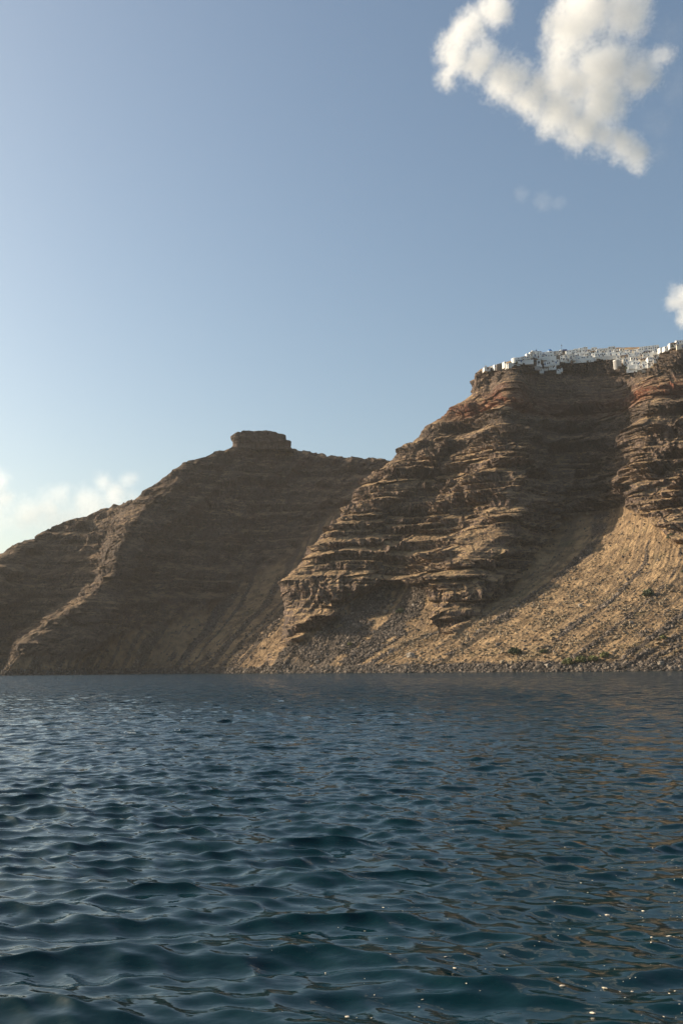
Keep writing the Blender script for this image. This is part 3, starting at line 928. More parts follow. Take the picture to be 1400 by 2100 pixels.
def bell_tower(root, w, h, d):
    tw = MB().box(-w * .32, -w * .16, 1, 3.2, h - .3, h + 2.0).build('bell_tower', M_WB, root)
    MB().box(-w * .245, -w * .235, 2.0, 2.15, h + 2.003, h + 4.2).box(-w * .27, -w * .21, 2.03, 2.12, h + 3.2, h + 3.4).build('cross', M_MET, tw)
house((1096, 1110, 720, 734), 'large white church building with a small blue bell tower and cross', 'church', M_W, 3, 3, 0.05, None, bell_tower)
house((1108, 1122, 722, 733), 'white house with blue shaded balconies left of the blue-domed church', wall=M_W, cols=3, rows=2, yaw=0, winmat=M_WB, extra=awning(M_WB, .2, .7, .5, 1.2))


def dome(root, w, h, d):
    r = w * 0.34
    MB().lathe([(r * 1.06, h - .4), (r * 1.06, h + 1.0), (r, h + 1.003)] , 0, d * .45, 24).build('drum', M_W, root)
    dm = MB().lathe([(r * math.cos(a), h + 1.0 + r * 1.05 * math.sin(a)) for a in np.linspace(0, math.pi / 2 - 0.02, 10)], 0, d * .45, 24).build('dome', M_BL, root)
    MB().box(-.08, .08, d * .45 - .08, d * .45 + .08, h + 1.0 + r * 1.03, h + r * 1.05 + 2.2).box(-.4, .4, d * .45 - .05, d * .45 + .05, h + r * 1.05 + 1.6, h + r * 1.05 + 1.8).build('cross', M_W, dm)
house((1121, 1135, 720.5, 733), 'square cream-white church under a bright blue dome', 'church', M_W, 1, 2, 0.12, None, dome, 9)
house((1134, 1140, 723, 733), 'narrow cream annex against the right side of the blue-domed church', wall=M_W3, cols=1, rows=2, yaw=0.1)
house((1090, 1139, 732.6, 735.5), 'long white base wall under the two churches', 'terrace wall', M_W, 0, 0, 0.0, None, depth=3, door=False, pull=2)
house((1136, 1151, 719.5, 725), 'long low white house behind the green shrubs beside the blue dome', wall=M_W2, cols=4, rows=1, yaw=0)
house((1140, 1151, 728, 734), 'small brown stone house below the green shrubs', wall=M_ST, cols=2, rows=1, yaw=-.1)


def navy(root, w, h, d):
    MB().prism([(-w / 2 - .3, h), (w / 2 + .3, h), (w / 2 - .2, h + 1.6), (-w / 2 + .2, h + 1.6)], -.3, d).build('roof', M_NAVY, root)
house((1153, 1162, 719.5, 724), 'dark brown building under a navy blue roof on the skyline', 'building', M_ST, 2, 1, 0.1, None, navy)
house((1148, 1152.5, 717, 724), 'slim white turret left of the navy-roofed building', wall=M_W, cols=1, rows=1, yaw=.2, depth=3)
b, w, h = place(1150.6, 1151.4, 709, 720, -2)
t = empty('mast', b); MB().box(-.12, .12, -.12, .12, -3, h).build('pole', M_MET, t); MB().box(-.5, .5, -.3, .3, h + .003, h + .9).build('antenna', M_MET, t)
tag(t, 'thin dark mast standing beside the navy-roofed building', 'mast')

# ---- the long skyline row
row([(1160, 1172, 719, 729), (1170, 1183, 717, 727), (1176, 1190, 715, 724), (1187, 1197, 713.5, 723), (1195.5, 1204, 711.5, 722, dict(rows=2)),
     (1203, 1213, 716, 724, dict(extra=awning(M_BR, .1, .6, .6))), (1212, 1223, 712.3, 721, dict(cols=2, rows=1)), (1222, 1233, 716, 724), (1232, 1246, 714, 723),
     (1246.5, 1260.5, 710.5, 717.5, dict(cols=2, rows=1)), (1243, 1262, 716, 723), (1260, 1271, 715.5, 722), (1270, 1280, 714, 722, dict(wall=M_W3)),
     (1282, 1291, 716, 723, dict(roof='vault')), (1290, 1301, 716.5, 723, dict(wall=M_W3)), (1299, 1311, 715.5, 723)],
    'from left in skyline row beyond the navy roof')
row([(1148, 1160, 729, 739), (1157, 1169, 726, 735), (1166, 1179, 727, 736), (1158, 1170, 733, 740.5), (1169, 1182, 731, 739), (1178, 1192, 723, 731), (1181, 1195, 729.5, 738.5),
     (1192, 1206, 723, 731), (1194, 1214, 729, 737, dict(roof='vault', cols=3)), (1206, 1219, 720, 728, dict(extra=awning(M_OR, .3, 1, .8))), (1213, 1222, 724, 731),
     (1219, 1233, 723, 732.5), (1231, 1246, 723, 731.5), (1244, 1261, 722, 731)],
    'from left in the row above the dark cliff')
# ---- cave chapels and houses on the slope below the churches
house((1114, 1125, 741, 748.5), 'white house at the upper left of the cluster below the blue dome', wall=M_W, cols=2, rows=2)
house((1121, 1134, 738.5, 746), 'broad white house at the top of the cluster below the blue dome', wall=M_W, cols=3, rows=1)
house((1132, 1146, 737.5, 745.5), 'white house with two dark openings at the right of the cluster below the blue dome', wall=M_W, cols=2, rows=1)
house((1124, 1139.5, 745, 755), 'large white house with brown balcony lowest in the cluster below the blue dome', wall=M_W, cols=2, rows=2, winmat=M_BR)
house((1100, 1108, 738.5, 745.5), 'white archway over a dark cave left of the lower cluster', 'archway', M_W, 0, 0, 0, None, lambda r, w, h, d: MB().prism([(-w * .3, 0), (w * .3, 0), (w * .3, h * .5), (w * .2, h * .75), (0, h * .85), (-w * .2, h * .75), (-w * .3, h * .5)], -.05, .2).build('cave_shade_panel', M_WIN, r), door=False)  # solid dark panel stands for the shade inside the cave
house((1099, 1108, 746, 750), 'low white vaulted roof just above the turquoise pool', wall=M_W, cols=1, rows=1, roof='vault', yaw=-.3)
b, w, h = place(1096, 1107, 750, 753)
t = empty('pool', b, 0.05); MB().box(-w / 2, w / 2, 0, 5, -3, .9).build('basin', M_GR, t); MB().box(-w / 2 + .3, w / 2 - .3, .3, 4.7, .903, 1.15).build('pool_water', M_TQ, t)
tag(t, 'turquoise pool on a ledge above the arched white chapel', 'pool')
house((1105.5, 1114.5, 755, 763.5), 'white arched chapel with one dark window alone on the slope', 'chapel', M_W, 1, 1, 0.0, None, roof='vault', door=False)
house((1114.5, 1122.5, 754, 758), 'small flat white vault with a blue door behind the arched chapel', wall=M_W, cols=1, rows=1, roof='vault', winmat=M_WB, yaw=0)
house((1141, 1149.5, 756.5, 764), 'white vaulted cave house alone on the slope, right of the arched chapel', wall=M_W, cols=1, rows=1, roof='vault', yaw=.2)
house((1149.5, 1153, 756.5, 759), 'tiny white hut touching the right of the lone vaulted cave house', wall=M_W, cols=1, rows=1, depth=3)
# ---- the right-hand slope quarter
for bx, lb in (((1284, 1318, 756, 759.5), 'long white terrace wall along the bottom of the right quarter'),
               ((1289, 1328, 749, 752), 'middle white terrace wall crossing the right quarter'),
               ((1290, 1330, 740, 743), 'upper white terrace wall crossing the right quarter'),
               ((1162, 1216, 737.5, 740.5), 'white terrace wall along the left top edge of the dark cliff'),
               ((1214, 1262, 732, 735), 'white terrace wall along the right top edge of the dark cliff'),
               ((1262, 1300, 729, 732), 'white terrace wall behind the round grey bastion')):
    house(bx, lb, 'terrace wall', _hr.choice([M_W, M_W2]), 0, 0, 0.0, 'white terrace walls', depth=2.5, door=False)
row([(1261, 1272, 722.5, 731), (1270, 1290, 722.5, 730), (1264, 1273, 729, 737), (1271, 1288, 730, 735.5, dict(wall=M_W3, extra=awning(M_BR, 0, 1, 1.0))),
     (1268, 1278, 733, 739), (1277, 1291, 735, 743), (1288, 1301, 725, 735), (1284, 1293, 742, 748)],
    'from left above the round grey bastion')
b, w, h = place(1259, 1275, 738.5, 749)
t = empty('bastion', b); MB().lathe([(w * .5, -4), (w * .52, h - .6), (w * .52, h)], 0, w * .45, 28).build('curved_wall', M_GR, t); MB().lathe([(0.01, h - .2), (w * .53, h - .2), (w * .54, h + .5), (w * .50, h + .5), (w * .5, h + .003)], 0, w * .45, 28).build('parapet', M_W, t)
tag(t, 'round grey bastion terrace with a white rim at the end of the dark cliff', 'bastion')
row([(1300, 1318, 722, 730.5, dict(cols=5, rows=1, wall=M_W)), (1293, 1307, 731, 741), (1303, 1317, 731, 740, dict(wall=M_W3)), (1286, 1299, 741, 750), (1297, 1312, 741, 749),
     (1286, 1297, 749, 757.5), (1296, 1309, 748, 756), (1306, 1318, 747, 755), (1312, 1324, 735, 742, dict(wall=M_W3, extra=awning(M_BR, 0, 1, .7))), (1316, 1330, 741, 751.5)],
    'from left under the great white hotel')
house((1311, 1349.5, 709.3, 722), 'great long white hotel with rows of small windows on the skyline', 'hotel', M_W, 9, 3, -0.05, None, awning(M_NAVY, .2, .52, .04, 2.5), depth=12)
house((1331, 1351, 722.5, 733), 'tall blank greyish retaining wall right below the great hotel', 'retaining wall', M_W2, 0, 0, -.1, None, depth=4, door=False)
house((1318, 1332, 724, 735), 'plain greyish white block under the navy awning of the great hotel', wall=M_W2, cols=2, rows=1)
house((1328, 1346, 732.5, 745), 'bright white house with balconies against the brown rock knob', wall=M_W, cols=4, rows=2, yaw=.3)
house((1327, 1338, 743, 750), 'small white house at the foot of the brown rock knob', wall=M_W, cols=3, rows=1)
house((1315, 1324, 750.5, 760), 'bare grey retaining wall at the bottom corner of the village', 'retaining wall', M_GR, 0, 0, 0, None, depth=3, door=False)
house((1349.5, 1356.5, 714, 719), 'little brown-roofed house between the great hotel and the rock knob', wall=M_ST, cols=1, rows=1)
house((1352, 1363, 713.5, 720), 'sunlit white terrace house lowest on the back of the rock knob', wall=M_W, cols=2, rows=1, yaw=.55)
house((1361, 1374, 711, 717), 'sunlit white stepped house higher on the back of the rock knob', wall=M_W, cols=2, rows=1, yaw=.5)
house((1372, 1387, 703.5, 711.5), 'white house with brown pergola and plants on top of the rock knob', wall=M_W, cols=2, rows=1, yaw=.3, extra=awning(M_BR, .2, .9, .85, 2.5))
house((1386, 1403, 697.5, 706), 'large white house highest at the right edge of the photo', wall=M_W, cols=3, rows=1, yaw=.3)
house((1387, 1405, 705, 712.5), 'cream arcaded house under the highest house at the right edge', wall=M_W3, cols=4, rows=1, yaw=.1)
house((1406, 1424, 695, 708), 'white house just beyond the highest house at the right edge', wall=M_W, cols=3, rows=2, yaw=.1)


# ---- tiny houses filling the gaps
_top = [(1060, 733), (1090, 727), (1140, 723), (1180, 719), (1262, 717), (1345, 715)]
_bot = [(1060, 741), (1092, 733), (1140, 734), (1165, 738), (1262, 731), (1285, 752), (1345, 742)]
_nf = 0
while _nf < 130:
    x_ = _hr.uniform(1062, 1345) if _hr.random() < .6 else _hr.uniform(1255, 1345)
    t_, q_ = np.interp(x_, [a for a, b_ in _top], [b_ for a, b_ in _top]), np.interp(x_, [a for a, b_ in _bot], [b_ for a, b_ in _bot])
    y_ = _hr.uniform(t_ + 3, q_); w_ = _hr.uniform(4, 9); h_ = _hr.uniform(3.6, 5.5)
    house((x_ - w_ / 2, x_ + w_ / 2, y_ - h_, y_), 'tiny white cubic house packed between the larger ones on the rim', wall=_hr.choice([M_W, M_W, M_W2, M_W3]), cols=_hr.choice([1, 2, 3]), rows=1, group='tiny packed houses', depth=5)
    _nf += 1

# ------------------------------------------------------------------ rubble, scrub, shrubs
_ico = np.array([(0, 0, 1)] + [(0.894 * math.cos(a), 0.894 * math.sin(a), 0.447) for a in np.arange(5) * 2 * math.pi / 5]
                + [(0.894 * math.cos(a + math.pi / 5), 0.894 * math.sin(a + math.pi / 5), -0.447) for a in np.arange(5) * 2 * math.pi / 5] + [(0, 0, -1)])
_icf = np.array([(0, 1 + i, 1 + (i + 1) % 5) for i in range(5)] + [(1 + i, 6 + i, 1 + (i + 1) % 5) for i in range(5)]
                + [(1 + (i + 1) % 5, 6 + i, 6 + (i + 1) % 5) for i in range(5)] + [(6 + i, 11, 6 + (i + 1) % 5) for i in range(5)])


def lumps(Pc, R, jit, squash, r):
    """many angular lumps at Pc with radii R -> verts, faces, tint"""
    n = len(Pc)
    base = _ico[None] * (1 + r.uniform(-jit, jit, (n, 12, 1)))
    sc = np.stack([r.uniform(.75, 1.25, n), r.uniform(.75, 1.25, n), squash * r.uniform(.75, 1.25, n)], -1)
    base = base * sc[:, None, :]
    q = r.normal(size=(n, 4)); 
    if squash < 0.8: q[:, 1:3] *= 0.15
    q /= np.linalg.norm(q, axis=1)[:, None]
    w, a, b_, c = q.T
    M = np.stack([1 - 2 * (b_ * b_ + c * c), 2 * (a * b_ - c * w), 2 * (a * c + b_ * w), 2 * (a * b_ + c * w), 1 - 2 * (a * a + c * c), 2 * (b_ * c - a * w),
                  2 * (a * c - b_ * w), 2 * (b_ * c + a * w), 1 - 2 * (a * a + b_ * b_)], -1).reshape(n, 3, 3)
    V = np.einsum('nij,nkj->nki', M, base) * R[:, None, None] + Pc[:, None, :]
    Fc = (_icf[None] + (np.arange(n) * 12)[:, None, None]).reshape(-1, 3)
    return V.reshape(-1, 3), Fc, np.repeat(r.uniform(0, 1, n), 12)


def tint_mat(name, c0, c1, rough=0.95):
    b = NT(name); b.l(b.mix(b.attr('tint'), c0, c1), b.p.inputs['Base Color'])
    b.p.inputs['Roughness'].default_value = rough; b.p.inputs['Specular IOR Level'].default_value = 0.2
    return b.m


M_STONE = tint_mat('rubble_stone', (0.045, 0.036, 0.030), (0.24, 0.19, 0.15))
M_SHORE = tint_mat('shore_stone', (0.03, 0.025, 0.021), (0.18, 0.145, 0.115))
M_SCRUB = tint_mat('dry_scrub', (0.14, 0.10, 0.06), (0.29, 0.22, 0.145))


def sample_surface(P, wgt, n, r, lim=(-120, 1560)):
    px, py = proj(P.reshape(-1, 3)); px = px.reshape(wgt.shape)
    A = np.linalg.norm(np.cross(np.gradient(P, axis=1), np.gradient(P, axis=0)), axis=-1)
    w = wgt * A * ((px > lim[0]) & (px < lim[1]))
    w = (w / w.sum()).ravel()
    idx = r.choice(w.size, n, p=w)
    q = P.reshape(-1, 3)[idx].copy()
    q[:, :2] += r.normal(0, 0.5, (n, 2))
    return q, idx


def add_rubble():
    r = np.random.default_rng(31)
    out = []
    z1 = P1[..., 2]
    px, py = proj(P1.reshape(-1, 3)); px = px.reshape(z1.shape); py = py.reshape(z1.shape)
    vis = (z1 > 0.3) & (U1[None, :] > 1.9)
    lumpy = np.clip(0.35 + 1.2 * fbm(P1[..., 0] / 16, P1[..., 1] / 16, z1 / 16, 3), 0, 1)
    hi = 1 - 0.9 * sstep(20, 70, z1)
    w = SC1 ** 2 * lumpy * vis * hi + 0.003 * T1 * vis
    q, i = sample_surface(P1, w, 42000, r)
    R = np.exp(r.normal(math.log(0.46), 0.42, len(q))); R = np.clip(R, 0.22, 1.7)
    out.append((q, R))
    w = T2 * (P2[..., 2] > 0.3) * (SC2 ** 2 + 0.05) * (P2[..., 2] < 90)
    q, i = sample_surface(P2, w, 12000, r)
    out.append((q, np.clip(np.exp(r.normal(math.log(0.5), 0.4, len(q))), 0.25, 1.7)))
    q = np.concatenate([a for a, b_ in out]); R = np.concatenate([b_ for a, b_ in out])
    V, Fc, t = lumps(q, R, 0.22, 0.85, r)
    tag(mesh_np('rubble', V, Fc, M_STONE, {'tint': t ** 2}), 'grey brown stones strewn over the scree slopes', kind='stuff')
    # the stony rim along the water
    out = []
    for P, U, n, lo in ((P1, U1, 6500, 1.9), (P2, U2, 3200, -1)):
        z = P[..., 2]
        w = ((z > -0.6) & (z < 4.2)) * (U[None, :] > lo) * np.exp(-np.maximum(z, 0) / 2.6)
        q, i = sample_surface(P, w, n, r)
        out.append(q)
    q = np.concatenate(out)
    R = np.clip(np.exp(r.normal(math.log(0.72), 0.38, len(q))), 0.35, 2.0)
    V, Fc, t = lumps(q, R, 0.22, 0.85, r)
    tag(mesh_np('shore_stones', V, Fc, M_SHORE, {'tint': t}), 'band of grey boulders and stones along the waterline', kind='stuff')
    # dry cushion scrub on the aprons
    scr = np.clip(0.1 + 1.5 * fbm(P1[..., 0] / 13, P1[..., 1] / 13, z1 / 13, 3), 0, 1)
    low = 1 - sstep(12, 55, z1 - 0.02 * px)
    w = T1 * (1 - SC1) * vis * (z1 > 2) * (scr + 0.06) * (0.12 + low) * sstep(700, 830, px)
    q, i = sample_surface(P1, w, 5000, r)
    R = np.clip(np.exp(r.normal(math.log(0.62), 0.35, len(q))), 0.3, 1.5)
    q[:, 2] += 0.1 * R
    V, Fc, t = lumps(q, R, 0.3, 0.6, r)
    tag(mesh_np('dry_scrub', V, Fc, M_SCRUB, {'tint': t}), 'pale dry cushion plants dotted over the lower slope', kind='stuff')


add_rubble()


def point_on(px, py, P=P1):
    a = P.reshape(-1, 3)
    X, Yp = (_px, _py) if P is P1 else proj(a)
    for rr in (2, 4, 7, 12):
        mk = np.where((np.abs(X - px) < rr) & (np.abs(Yp - py) < rr) & (a[:, 1] > 300))[0]
        if len(mk): return a[mk[np.argmin(a[mk, 1])]]
    return at(px, py, 700)


def boulder(px, py, size, label, P=P1, seed=0):
    r = np.random.default_rng(seed)
    p = point_on(px, py, P)
    # subdivided angular block
    V = _ico.copy(); Fc = _icf.copy()
    for _ in range(2):
        nv_, nf, cache = list(map(tuple, V)), [], {}
        def mid(a, b_):
            k = (min(a, b_), max(a, b_))
            if k not in cache:
                nv_.append(tuple((np.array(nv_[a]) + np.array(nv_[b_])) / 2)); cache[k] = len(nv_) - 1
            return cache[k]
        for a, b_, c in Fc:
            x, y, z = mid(a, b_), mid(b_, c), mid(c, a)
            nf += [(a, x, z), (x, b_, y), (z, y, c), (x, y, z)]
        V, Fc = np.array(nv_), np.array(nf)
    V /= np.maximum(np.abs(V).max(1, keepdims=True) ** 0.5, 0.2)
    V *= (1 + 0.35 * fbm(V[:, 0] * 1.2 + seed, V[:, 1] * 1.2, V[:, 2] * 1.2, 3)[:, None])
    V = V * np.array([1.1, 0.9, 0.85]) * size
    o = mesh_np('boulder', V, Fc, M_BOULD)
    o.location = (p[0], p[1] - 0.3 * size, p[2] + 0.25 * size); o.rotation_euler = (0, 0, r.uniform(0, 6))
    tag(o, label, 'boulder', 'large boulders lying on the lower slopes')


M_BOULD = simple_mat('boulder_stone', (0.27, 0.225, 0.18), 0.92, 0.3, 0.9, 0.3)
boulder(649, 1357, 1.5, 'pale angular boulder low on the grey scree apron near the water', seed=1)
boulder(788, 1255, 1.7, 'largest dark boulder high on the scree below the column cliff', seed=2)
boulder(848, 1241, 1.3, 'pale boulder just right of the green bush on the upper scree', seed=3)
boulder(840, 1346, 2.6, 'dark rock outcrop in dry grass left of the lowest cushion plants', seed=4)
boulder(1187, 1242, 1.5, 'pale boulder halfway up the right-hand grass slope', seed=5)
boulder(1292, 1276, 1.2, 'small whitish boulder low right, between scree and grass', seed=6)
boulder(1352, 1362, 1.8, 'big grey boulder in the shore stones at the right edge', seed=7)
boulder(1120, 1366, 1.7, 'rounded grey boulder at the waterline below the green shrubs', seed=8)


def shrub(px, py, w_px, label, h_f=0.7, P=P1, seed=0, col=None):
    r = np.random.default_rng(100 + seed)
    p = point_on(px, py, P)
    w = w_px / F * np.linalg.norm(p)
    root = empty('green_shrub', (p[0], p[1] - 0.2 * w, p[2]))
    n = 420
    d = r.normal(size=(n, 3)); d /= np.linalg.norm(d, axis=1)[:, None]; d[:, 2] = np.abs(d[:, 2])
    lob = 1 + 0.35 * fbm(d[:, 0] * 2 + seed, d[:, 1] * 2, d[:, 2] * 2, 2)
    c = d * (r.uniform(0.35, 1, n) ** 0.5 * lob)[:, None] * np.array([w / 2, w / 2, w * h_f])
    s_ = w * 0.05
    a = r.normal(size=(n, 3)) * s_; b_ = r.normal(size=(n, 3)) * s_
    V = np.stack([c - a, c + b_, c + a, c - b_], 1).reshape(-1, 3)
    mesh_np('foliage', V, np.arange(4 * n).reshape(-1, 4), col or M_LEAF, parent=root)
    st = MB()
    for k in range(5):
        an = r.uniform(0, 6.28); x, y = math.cos(an) * w * .25, math.sin(an) * w * .25
        t_ = 0.02 * w + 0.03
        q = len(st.v)
        st.v += [(-t_, 0, -.3), (t_, 0, -.3), (0, t_, -.3), (x, y, w * h_f * .7)]
        st.f += [(q, q + 1, q + 3), (q + 1, q + 2, q + 3), (q + 2, q, q + 3)]
    st.build('stems', M_BR, root)
    tag(root, label, 'shrub', 'green shrubs on the dry slopes')


M_LEAF2 = simple_mat('leaf_yellowish', (0.15, 0.15, 0.05), 0.85, 0.35, 1.2)
for k, a in enumerate([
    (1325, 1220, 22, 'rounded grey green bush in the dry grass halfway down the right slope'),
    (1371, 1106, 16, 'dark green bush at the foot of the rocks near the right edge'),
    (1398, 1172, 10, 'small green bush cut by the right edge of the photo'),
    (1052, 1338, 26, 'dark low bush left of the patch of shore shrubs'),
    (1112, 1336, 15, 'small green bush between the dark low bush and the shore shrubs'),
    (1162, 1358, 22, 'leftmost yellow green shrub of the patch near the shore'),
    (1188, 1355, 24, 'second yellow green shrub of the patch near the shore'),
    (1212, 1352, 22, 'third yellow green shrub of the patch near the shore'),
    (1236, 1346, 20, 'rightmost yellow green shrub of the patch, beside the pale earth chute'),
    (818, 1254, 19, 'green bush on the upper scree below the rock block'),
    (716, 1219, 8, 'small green bush at the foot of the column cliff'),
    (716, 1321, 12, 'faded green bush in the middle of the grey scree apron'),
    (1357, 1308, 14, 'yellowish bush among dark stones at the lower right'),
]):
    shrub(*a[:3], a[3], seed=k, h_f=0.42 if k not in (0, 1) else 0.6, col=M_LEAF2 if k in (5, 6, 7, 8, 11, 12) else None)
for k, a in enumerate([
    (1140, 727.5, 6, 'green garden shrub on the wall right of the blue-domed church'),
    (1145, 728, 5, 'second green garden shrub right of the blue-domed church'),
    (1046, 743.5, 4, 'dark garden shrub on the terrace left of the round-ended building'),
    (1058, 743.2, 5, 'dark garden shrub under the round-ended building'),
    (1283, 757, 7, 'yellow green shrub at the lower left corner of the right quarter'),
    (1377, 711, 7, 'green plants under the brown pergola on the rock knob'),
    (1217, 730, 5, 'dark shrub in the gap above the middle of the dark cliff'),
]):
    shrub(*a[:3], a[3], seed=40 + k)


# ------------------------------------------------------------------ things afloat
def on_sea(px, py):
    d = R_ * ((px - 700) / F) + U_ * ((1050 - py) / F) + F_
    t = -CAMZ / d[2]
    x, y = np.array([d[0] * t]), np.array([d[1] * t])
    for _ in range(4):
        X, Yv, Z = waves(x, y)
        t2 = (Z[0] - CAMZ) / d[2]
        x = x + (d[0] * t2 - X); y = y + (d[1] * t2 - Yv)
    X, Yv, Z = waves(x, y)
    return np.array([X[0], Yv[0], Z[0]])


M_PUM = simple_mat('pale_pumice', (0.62, 0.52, 0.40), 0.9, 0.15, 8)
_pr = np.random.default_rng(77)
_pm = []
for k in range(6):
    V, Fc, _ = lumps(np.zeros((1, 3)), np.ones(1), 0.3, 0.5, _pr)
    o_ = mesh_np('floating_pumice', V * np.array([1.3, 0.8, 0.8]), Fc, M_PUM, link=False)
    _pm.append(o_.data)
    bpy.data.objects.remove(o_)


def pumice(px, py, s, label):
    p = on_sea(px, py)
    o = bpy.data.objects.new('floating_pumice', _pm[int(_pr.integers(6))])
    C.objects.link(o); o.location = p + np.array([0, 0, 0.15 * s]); o.scale = (s * .9, s * .8, s * .5); o.rotation_euler = (0, 0, _pr.uniform(0, 3))
    tag(o, label, 'pumice', 'pale pumice bits floating on the water')


for a in [(1371, 1921, .028, 'longest pale pumice bit, floating near the right edge of the water'), (1335, 1923, .024, 'flat pale pumice bit just left of the longest one'),
          (1244, 1873, .030, 'broad flat pumice bit floating above the others at the right'), (1318, 1869, .022, 'round pumice bit right of the broad flat one'),
          (1238, 2027, .022, 'flat pumice bit floating low right in a dark trough'), (1152, 2022, .020, 'pumice bit left of the low right trough'),
          (932, 1988, .020, 'bright pumice bit near the bottom centre'), (712, 2084, .022, 'pumice bit nearest the bottom edge'),
          (913, 1963, .016, 'pumice bit above the bright one near the bottom centre'), (1213, 2074, .020, 'pumice bit at the bottom right')]:
    pumice(*a)
_n = 0
while _n < 120:
    px_ = 1400 - 900 * _pr.random() ** 1.7; py_ = 1690 + 400 * _pr.random() ** 0.8
    if px_ < 900 and py_ < 1850: continue
    pumice(px_, py_, float(np.exp(_pr.normal(math.log(.007), .35))) * (1 + (py_ < 1850) * .5), 'tiny pale pumice speck floating on the dark water at lower right')
    _n += 1


def foam(px, py, w, label, seed):
    r = np.random.default_rng(seed); p = on_sea(px, py)
    n = 60
    x = r.normal(0, w * .35, n) + p[0]; y = r.normal(0, w * .25, n) + p[1]
    X, Yv, Z = waves(x, y)
    V, Fc, t = lumps(np.stack([X, Yv, Z + .02], -1), r.uniform(.03, .10, n) * w / 1.5, .3, .45, r)
    tag(mesh_np('foam', V, Fc, M_FOAM), label, kind='stuff')


M_FOAM = simple_mat('sea_foam', (0.72, 0.74, 0.74), 0.8, 0.1, 3)
foam(376, 1497, 0.55, 'small white breaking crest on the far swell at left', 1)
foam(272, 1504, 0.45, 'faint foam left of the breaking crest', 2)

# ------------------------------------------------------------------ air
def add_haze():
    x0, x1, y0, y1, z0, z1 = -2000, 2400, -900, 2300, -5.5, 345
    v = [(x, y, z) for z in (z0, z1) for y in (y0, y1) for x in (x0, x1)]
    f = [(0, 2, 3, 1), (4, 5, 7, 6), (0, 1, 5, 4), (2, 6, 7, 3), (0, 4, 6, 2), (1, 3, 7, 5)]
    mt = bpy.data.materials.new('air'); mt.use_nodes = True
    t = mt.node_tree; t.nodes.remove(t.nodes['Principled BSDF'])
    pv = t.nodes.new('ShaderNodeVolumePrincipled')
    pv.inputs['Color'].default_value = (1.0, 0.97, 0.93, 1)
    pv.inputs['Density'].default_value = HAZE_D
    pv.inputs['Anisotropy'].default_value = 0.25
    t.links.new(pv.outputs[0], t.nodes['Material Output'].inputs['Volume'])
    o = mesh_np('haze', v, f, mt)
    tag(o, 'thin pale sea haze lying over the water and cliffs', kind='stuff')


HAZE_D = 0.00004
add_haze()


# ------------------------------------------------------------------ clouds
def cloud_material(name, blobs, density, nscale, step, namp=0.9, soft=0.28):
    """blobs: (x,y,z,r) world spheres forming the cloud's body; edges eaten by noise"""
    mt = bpy.data.materials.new(name); mt.use_nodes = True
    t = mt.node_tree; t.nodes.remove(t.nodes['Principled BSDF'])
    b = NT.__new__(NT); b.m = mt; b.t = t
    g = b.n('ShaderNodeNewGeometry'); P = g.outputs['Position']
    wz = b.n('ShaderNodeTexNoise'); wz.inputs['Scale'].default_value = nscale * 0.42; wz.inputs['Detail'].default_value = 5
    b.l(P, wz.inputs['Vector'])
    off = b.n('ShaderNodeVectorMath', operation='MULTIPLY_ADD')
    b.l(wz.outputs['Color'], off.inputs[0]); w = 1.5 / nscale
    off.inputs[1].default_value = (w, w, w); 
    sub = b.n('ShaderNodeVectorMath', operation='SUBTRACT'); b.l(P, sub.inputs[0]); sub.inputs[1].default_value = (w / 2, w / 2, w / 2)
    b.l(sub.outputs[0], off.inputs[2])
    body = None
    for (x, y, z, r) in blobs:
        dn = b.n('ShaderNodeVectorMath', operation='DISTANCE'); b.l(off.outputs[0], dn.inputs[0]); dn.inputs[1].default_value = (x, y, z)
        v = b.math('MULTIPLY_ADD', dn.outputs['Value'], -1.0 / r, 1.0)
        body = v if body is None else b.math('SMOOTH_MAX', body, v, 0.15)
    n = b.noise(P, nscale, 9, 0.68)
    d = b.math('MULTIPLY_ADD', b.math('SUBTRACT', n, 0.5), namp * 2, body)
    n2 = b.noise(P, nscale * 4.5, 6, 0.66)
    d = b.math('MULTIPLY_ADD', b.math('SUBTRACT', n2, 0.52), 1.15, d)
    d = b.ramp(d, 0.0, soft * 2)
    d = b.math('MULTIPLY', d, density)
    pv = t.nodes.new('ShaderNodeVolumePrincipled')
    pv.inputs['Color'].default_value = (1, 1, 1, 1); pv.inputs['Anisotropy'].default_value = 0.35
    b.l(d, pv.inputs['Density'])
    t.links.new(pv.outputs[0], t.nodes['Material Output'].inputs['Volume'])
    mt.volume_intersection_method = 'FAST' if hasattr(mt, 'volume_intersection_method') else None
    return mt


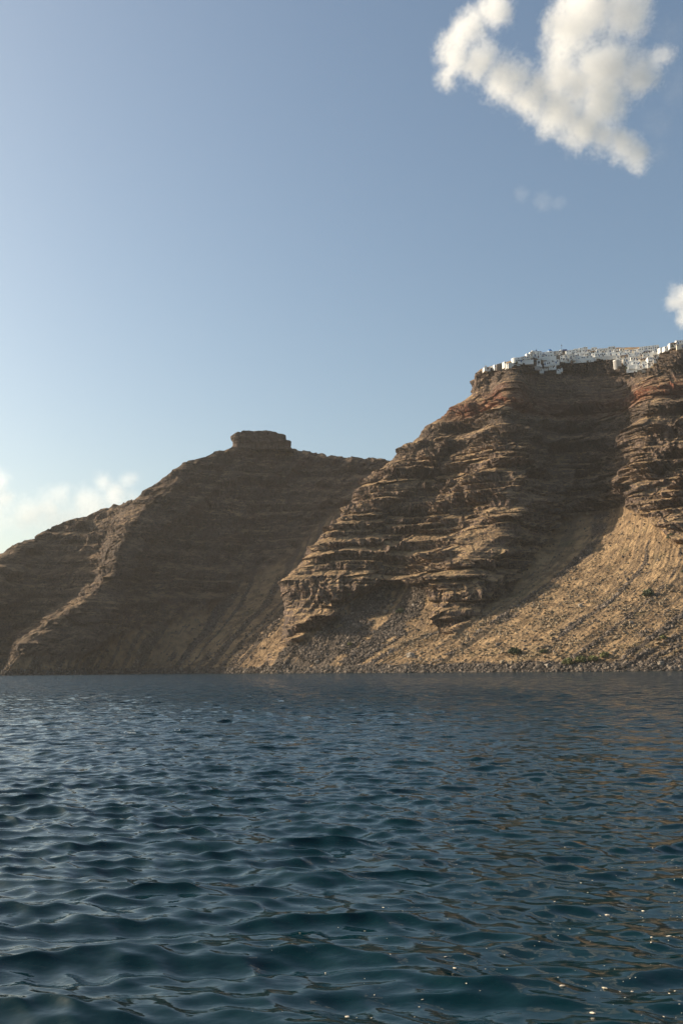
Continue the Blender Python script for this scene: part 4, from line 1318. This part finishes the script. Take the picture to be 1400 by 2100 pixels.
def add_cloud(spec, Y, density, step, label, nmul=1.0, namp=0.9, soft=0.28):
    blobs = []
    for (px, py, r) in spec:
        p = at(px, py, Y); R = r / F * np.linalg.norm(p)
        blobs.append((*p, R))
    B = np.array(blobs)
    Rm = B[:, 3].mean()
    g = Rm * 0.45
    # a lumpy closed hull: box corners trimmed to the blobs' bounds
    lo = (B[:, :3] - B[:, 3:] - g).min(0); hi = (B[:, :3] + B[:, 3:] + g).max(0)
    v = [(x, y, z) for z in (lo[2], hi[2]) for y in (lo[1], hi[1]) for x in (lo[0], hi[0])]
    f = [(0, 2, 3, 1), (4, 5, 7, 6), (0, 1, 5, 4), (2, 6, 7, 3), (0, 4, 6, 2), (1, 3, 7, 5)]
    mt = cloud_material('cloud_vapour', blobs, density, nmul / Rm, step, namp, soft)
    o = mesh_np('cloud', v, f, mt)
    tag(o, label, 'cloud', kind='thing')
    return o


S.cycles.volume_step_rate = 0.45
S.cycles.volume_max_steps = 512
CL_MAIN = [(915, 160, 30), (935, 110, 48), (960, 60, 45), (1010, 20, 42), (985, 130, 52), (1040, 165, 58), (1090, 200, 52), (1140, 230, 50), (1190, 265, 52), (1235, 280, 45), (1275, 290, 44), (1305, 325, 36),
           (1150, 150, 60), (1160, 70, 58), (1200, 20, 72), (1280, 20, 60), (1120, 60, 26), (1240, 150, 75), (1310, 150, 50), (1360, 115, 28), (1235, 215, 55), (1180, 190, 50)]
add_cloud(CL_MAIN, 5200, 0.012, 40, 'large ragged white cloud high above the village', nmul=1.5, namp=0.85, soft=0.45)
add_cloud([(1400, 610, 34), (1380, 622, 24), (1415, 640, 38), (1398, 660, 22), (1445, 610, 46)], 5600, 0.012, 40, 'small round white cloud just above the right end of the village', nmul=1.3, namp=0.9, soft=0.4)
add_cloud([(210, 990, 30), (262, 992, 30), (235, 1020, 44), (180, 1030, 44), (270, 1030, 34), (125, 1020, 34), (100, 1045, 44), (190, 1060, 60), (60, 1060, 50), (130, 1080, 60)], 7000, 0.006, 60, 'hazy white cloud low behind the far promontory', nmul=1.6, namp=0.8, soft=0.7)
add_cloud([(0, 990, 30), (8, 1020, 34), (-30, 1000, 44), (-90, 1020, 60), (-10, 1060, 40)], 7200, 0.006, 60, 'faint white cloud low at the left edge of the sky', nmul=1.6, namp=0.8, soft=0.7)
add_cloud([(1070, 400, 20), (1110, 410, 24), (1140, 415, 18)], 5200, 0.0008, 30, 'thin wisp of cloud in the middle of the blue sky')
add_cloud([(1375, 190, 40), (1350, 250, 40), (1395, 170, 40), (1345, 310, 30), (1370, 60, 40)], 5200, 0.0009, 30, 'thin torn veil of cloud trailing to the right of the large cloud', nmul=1.4, namp=1.0, soft=0.7)
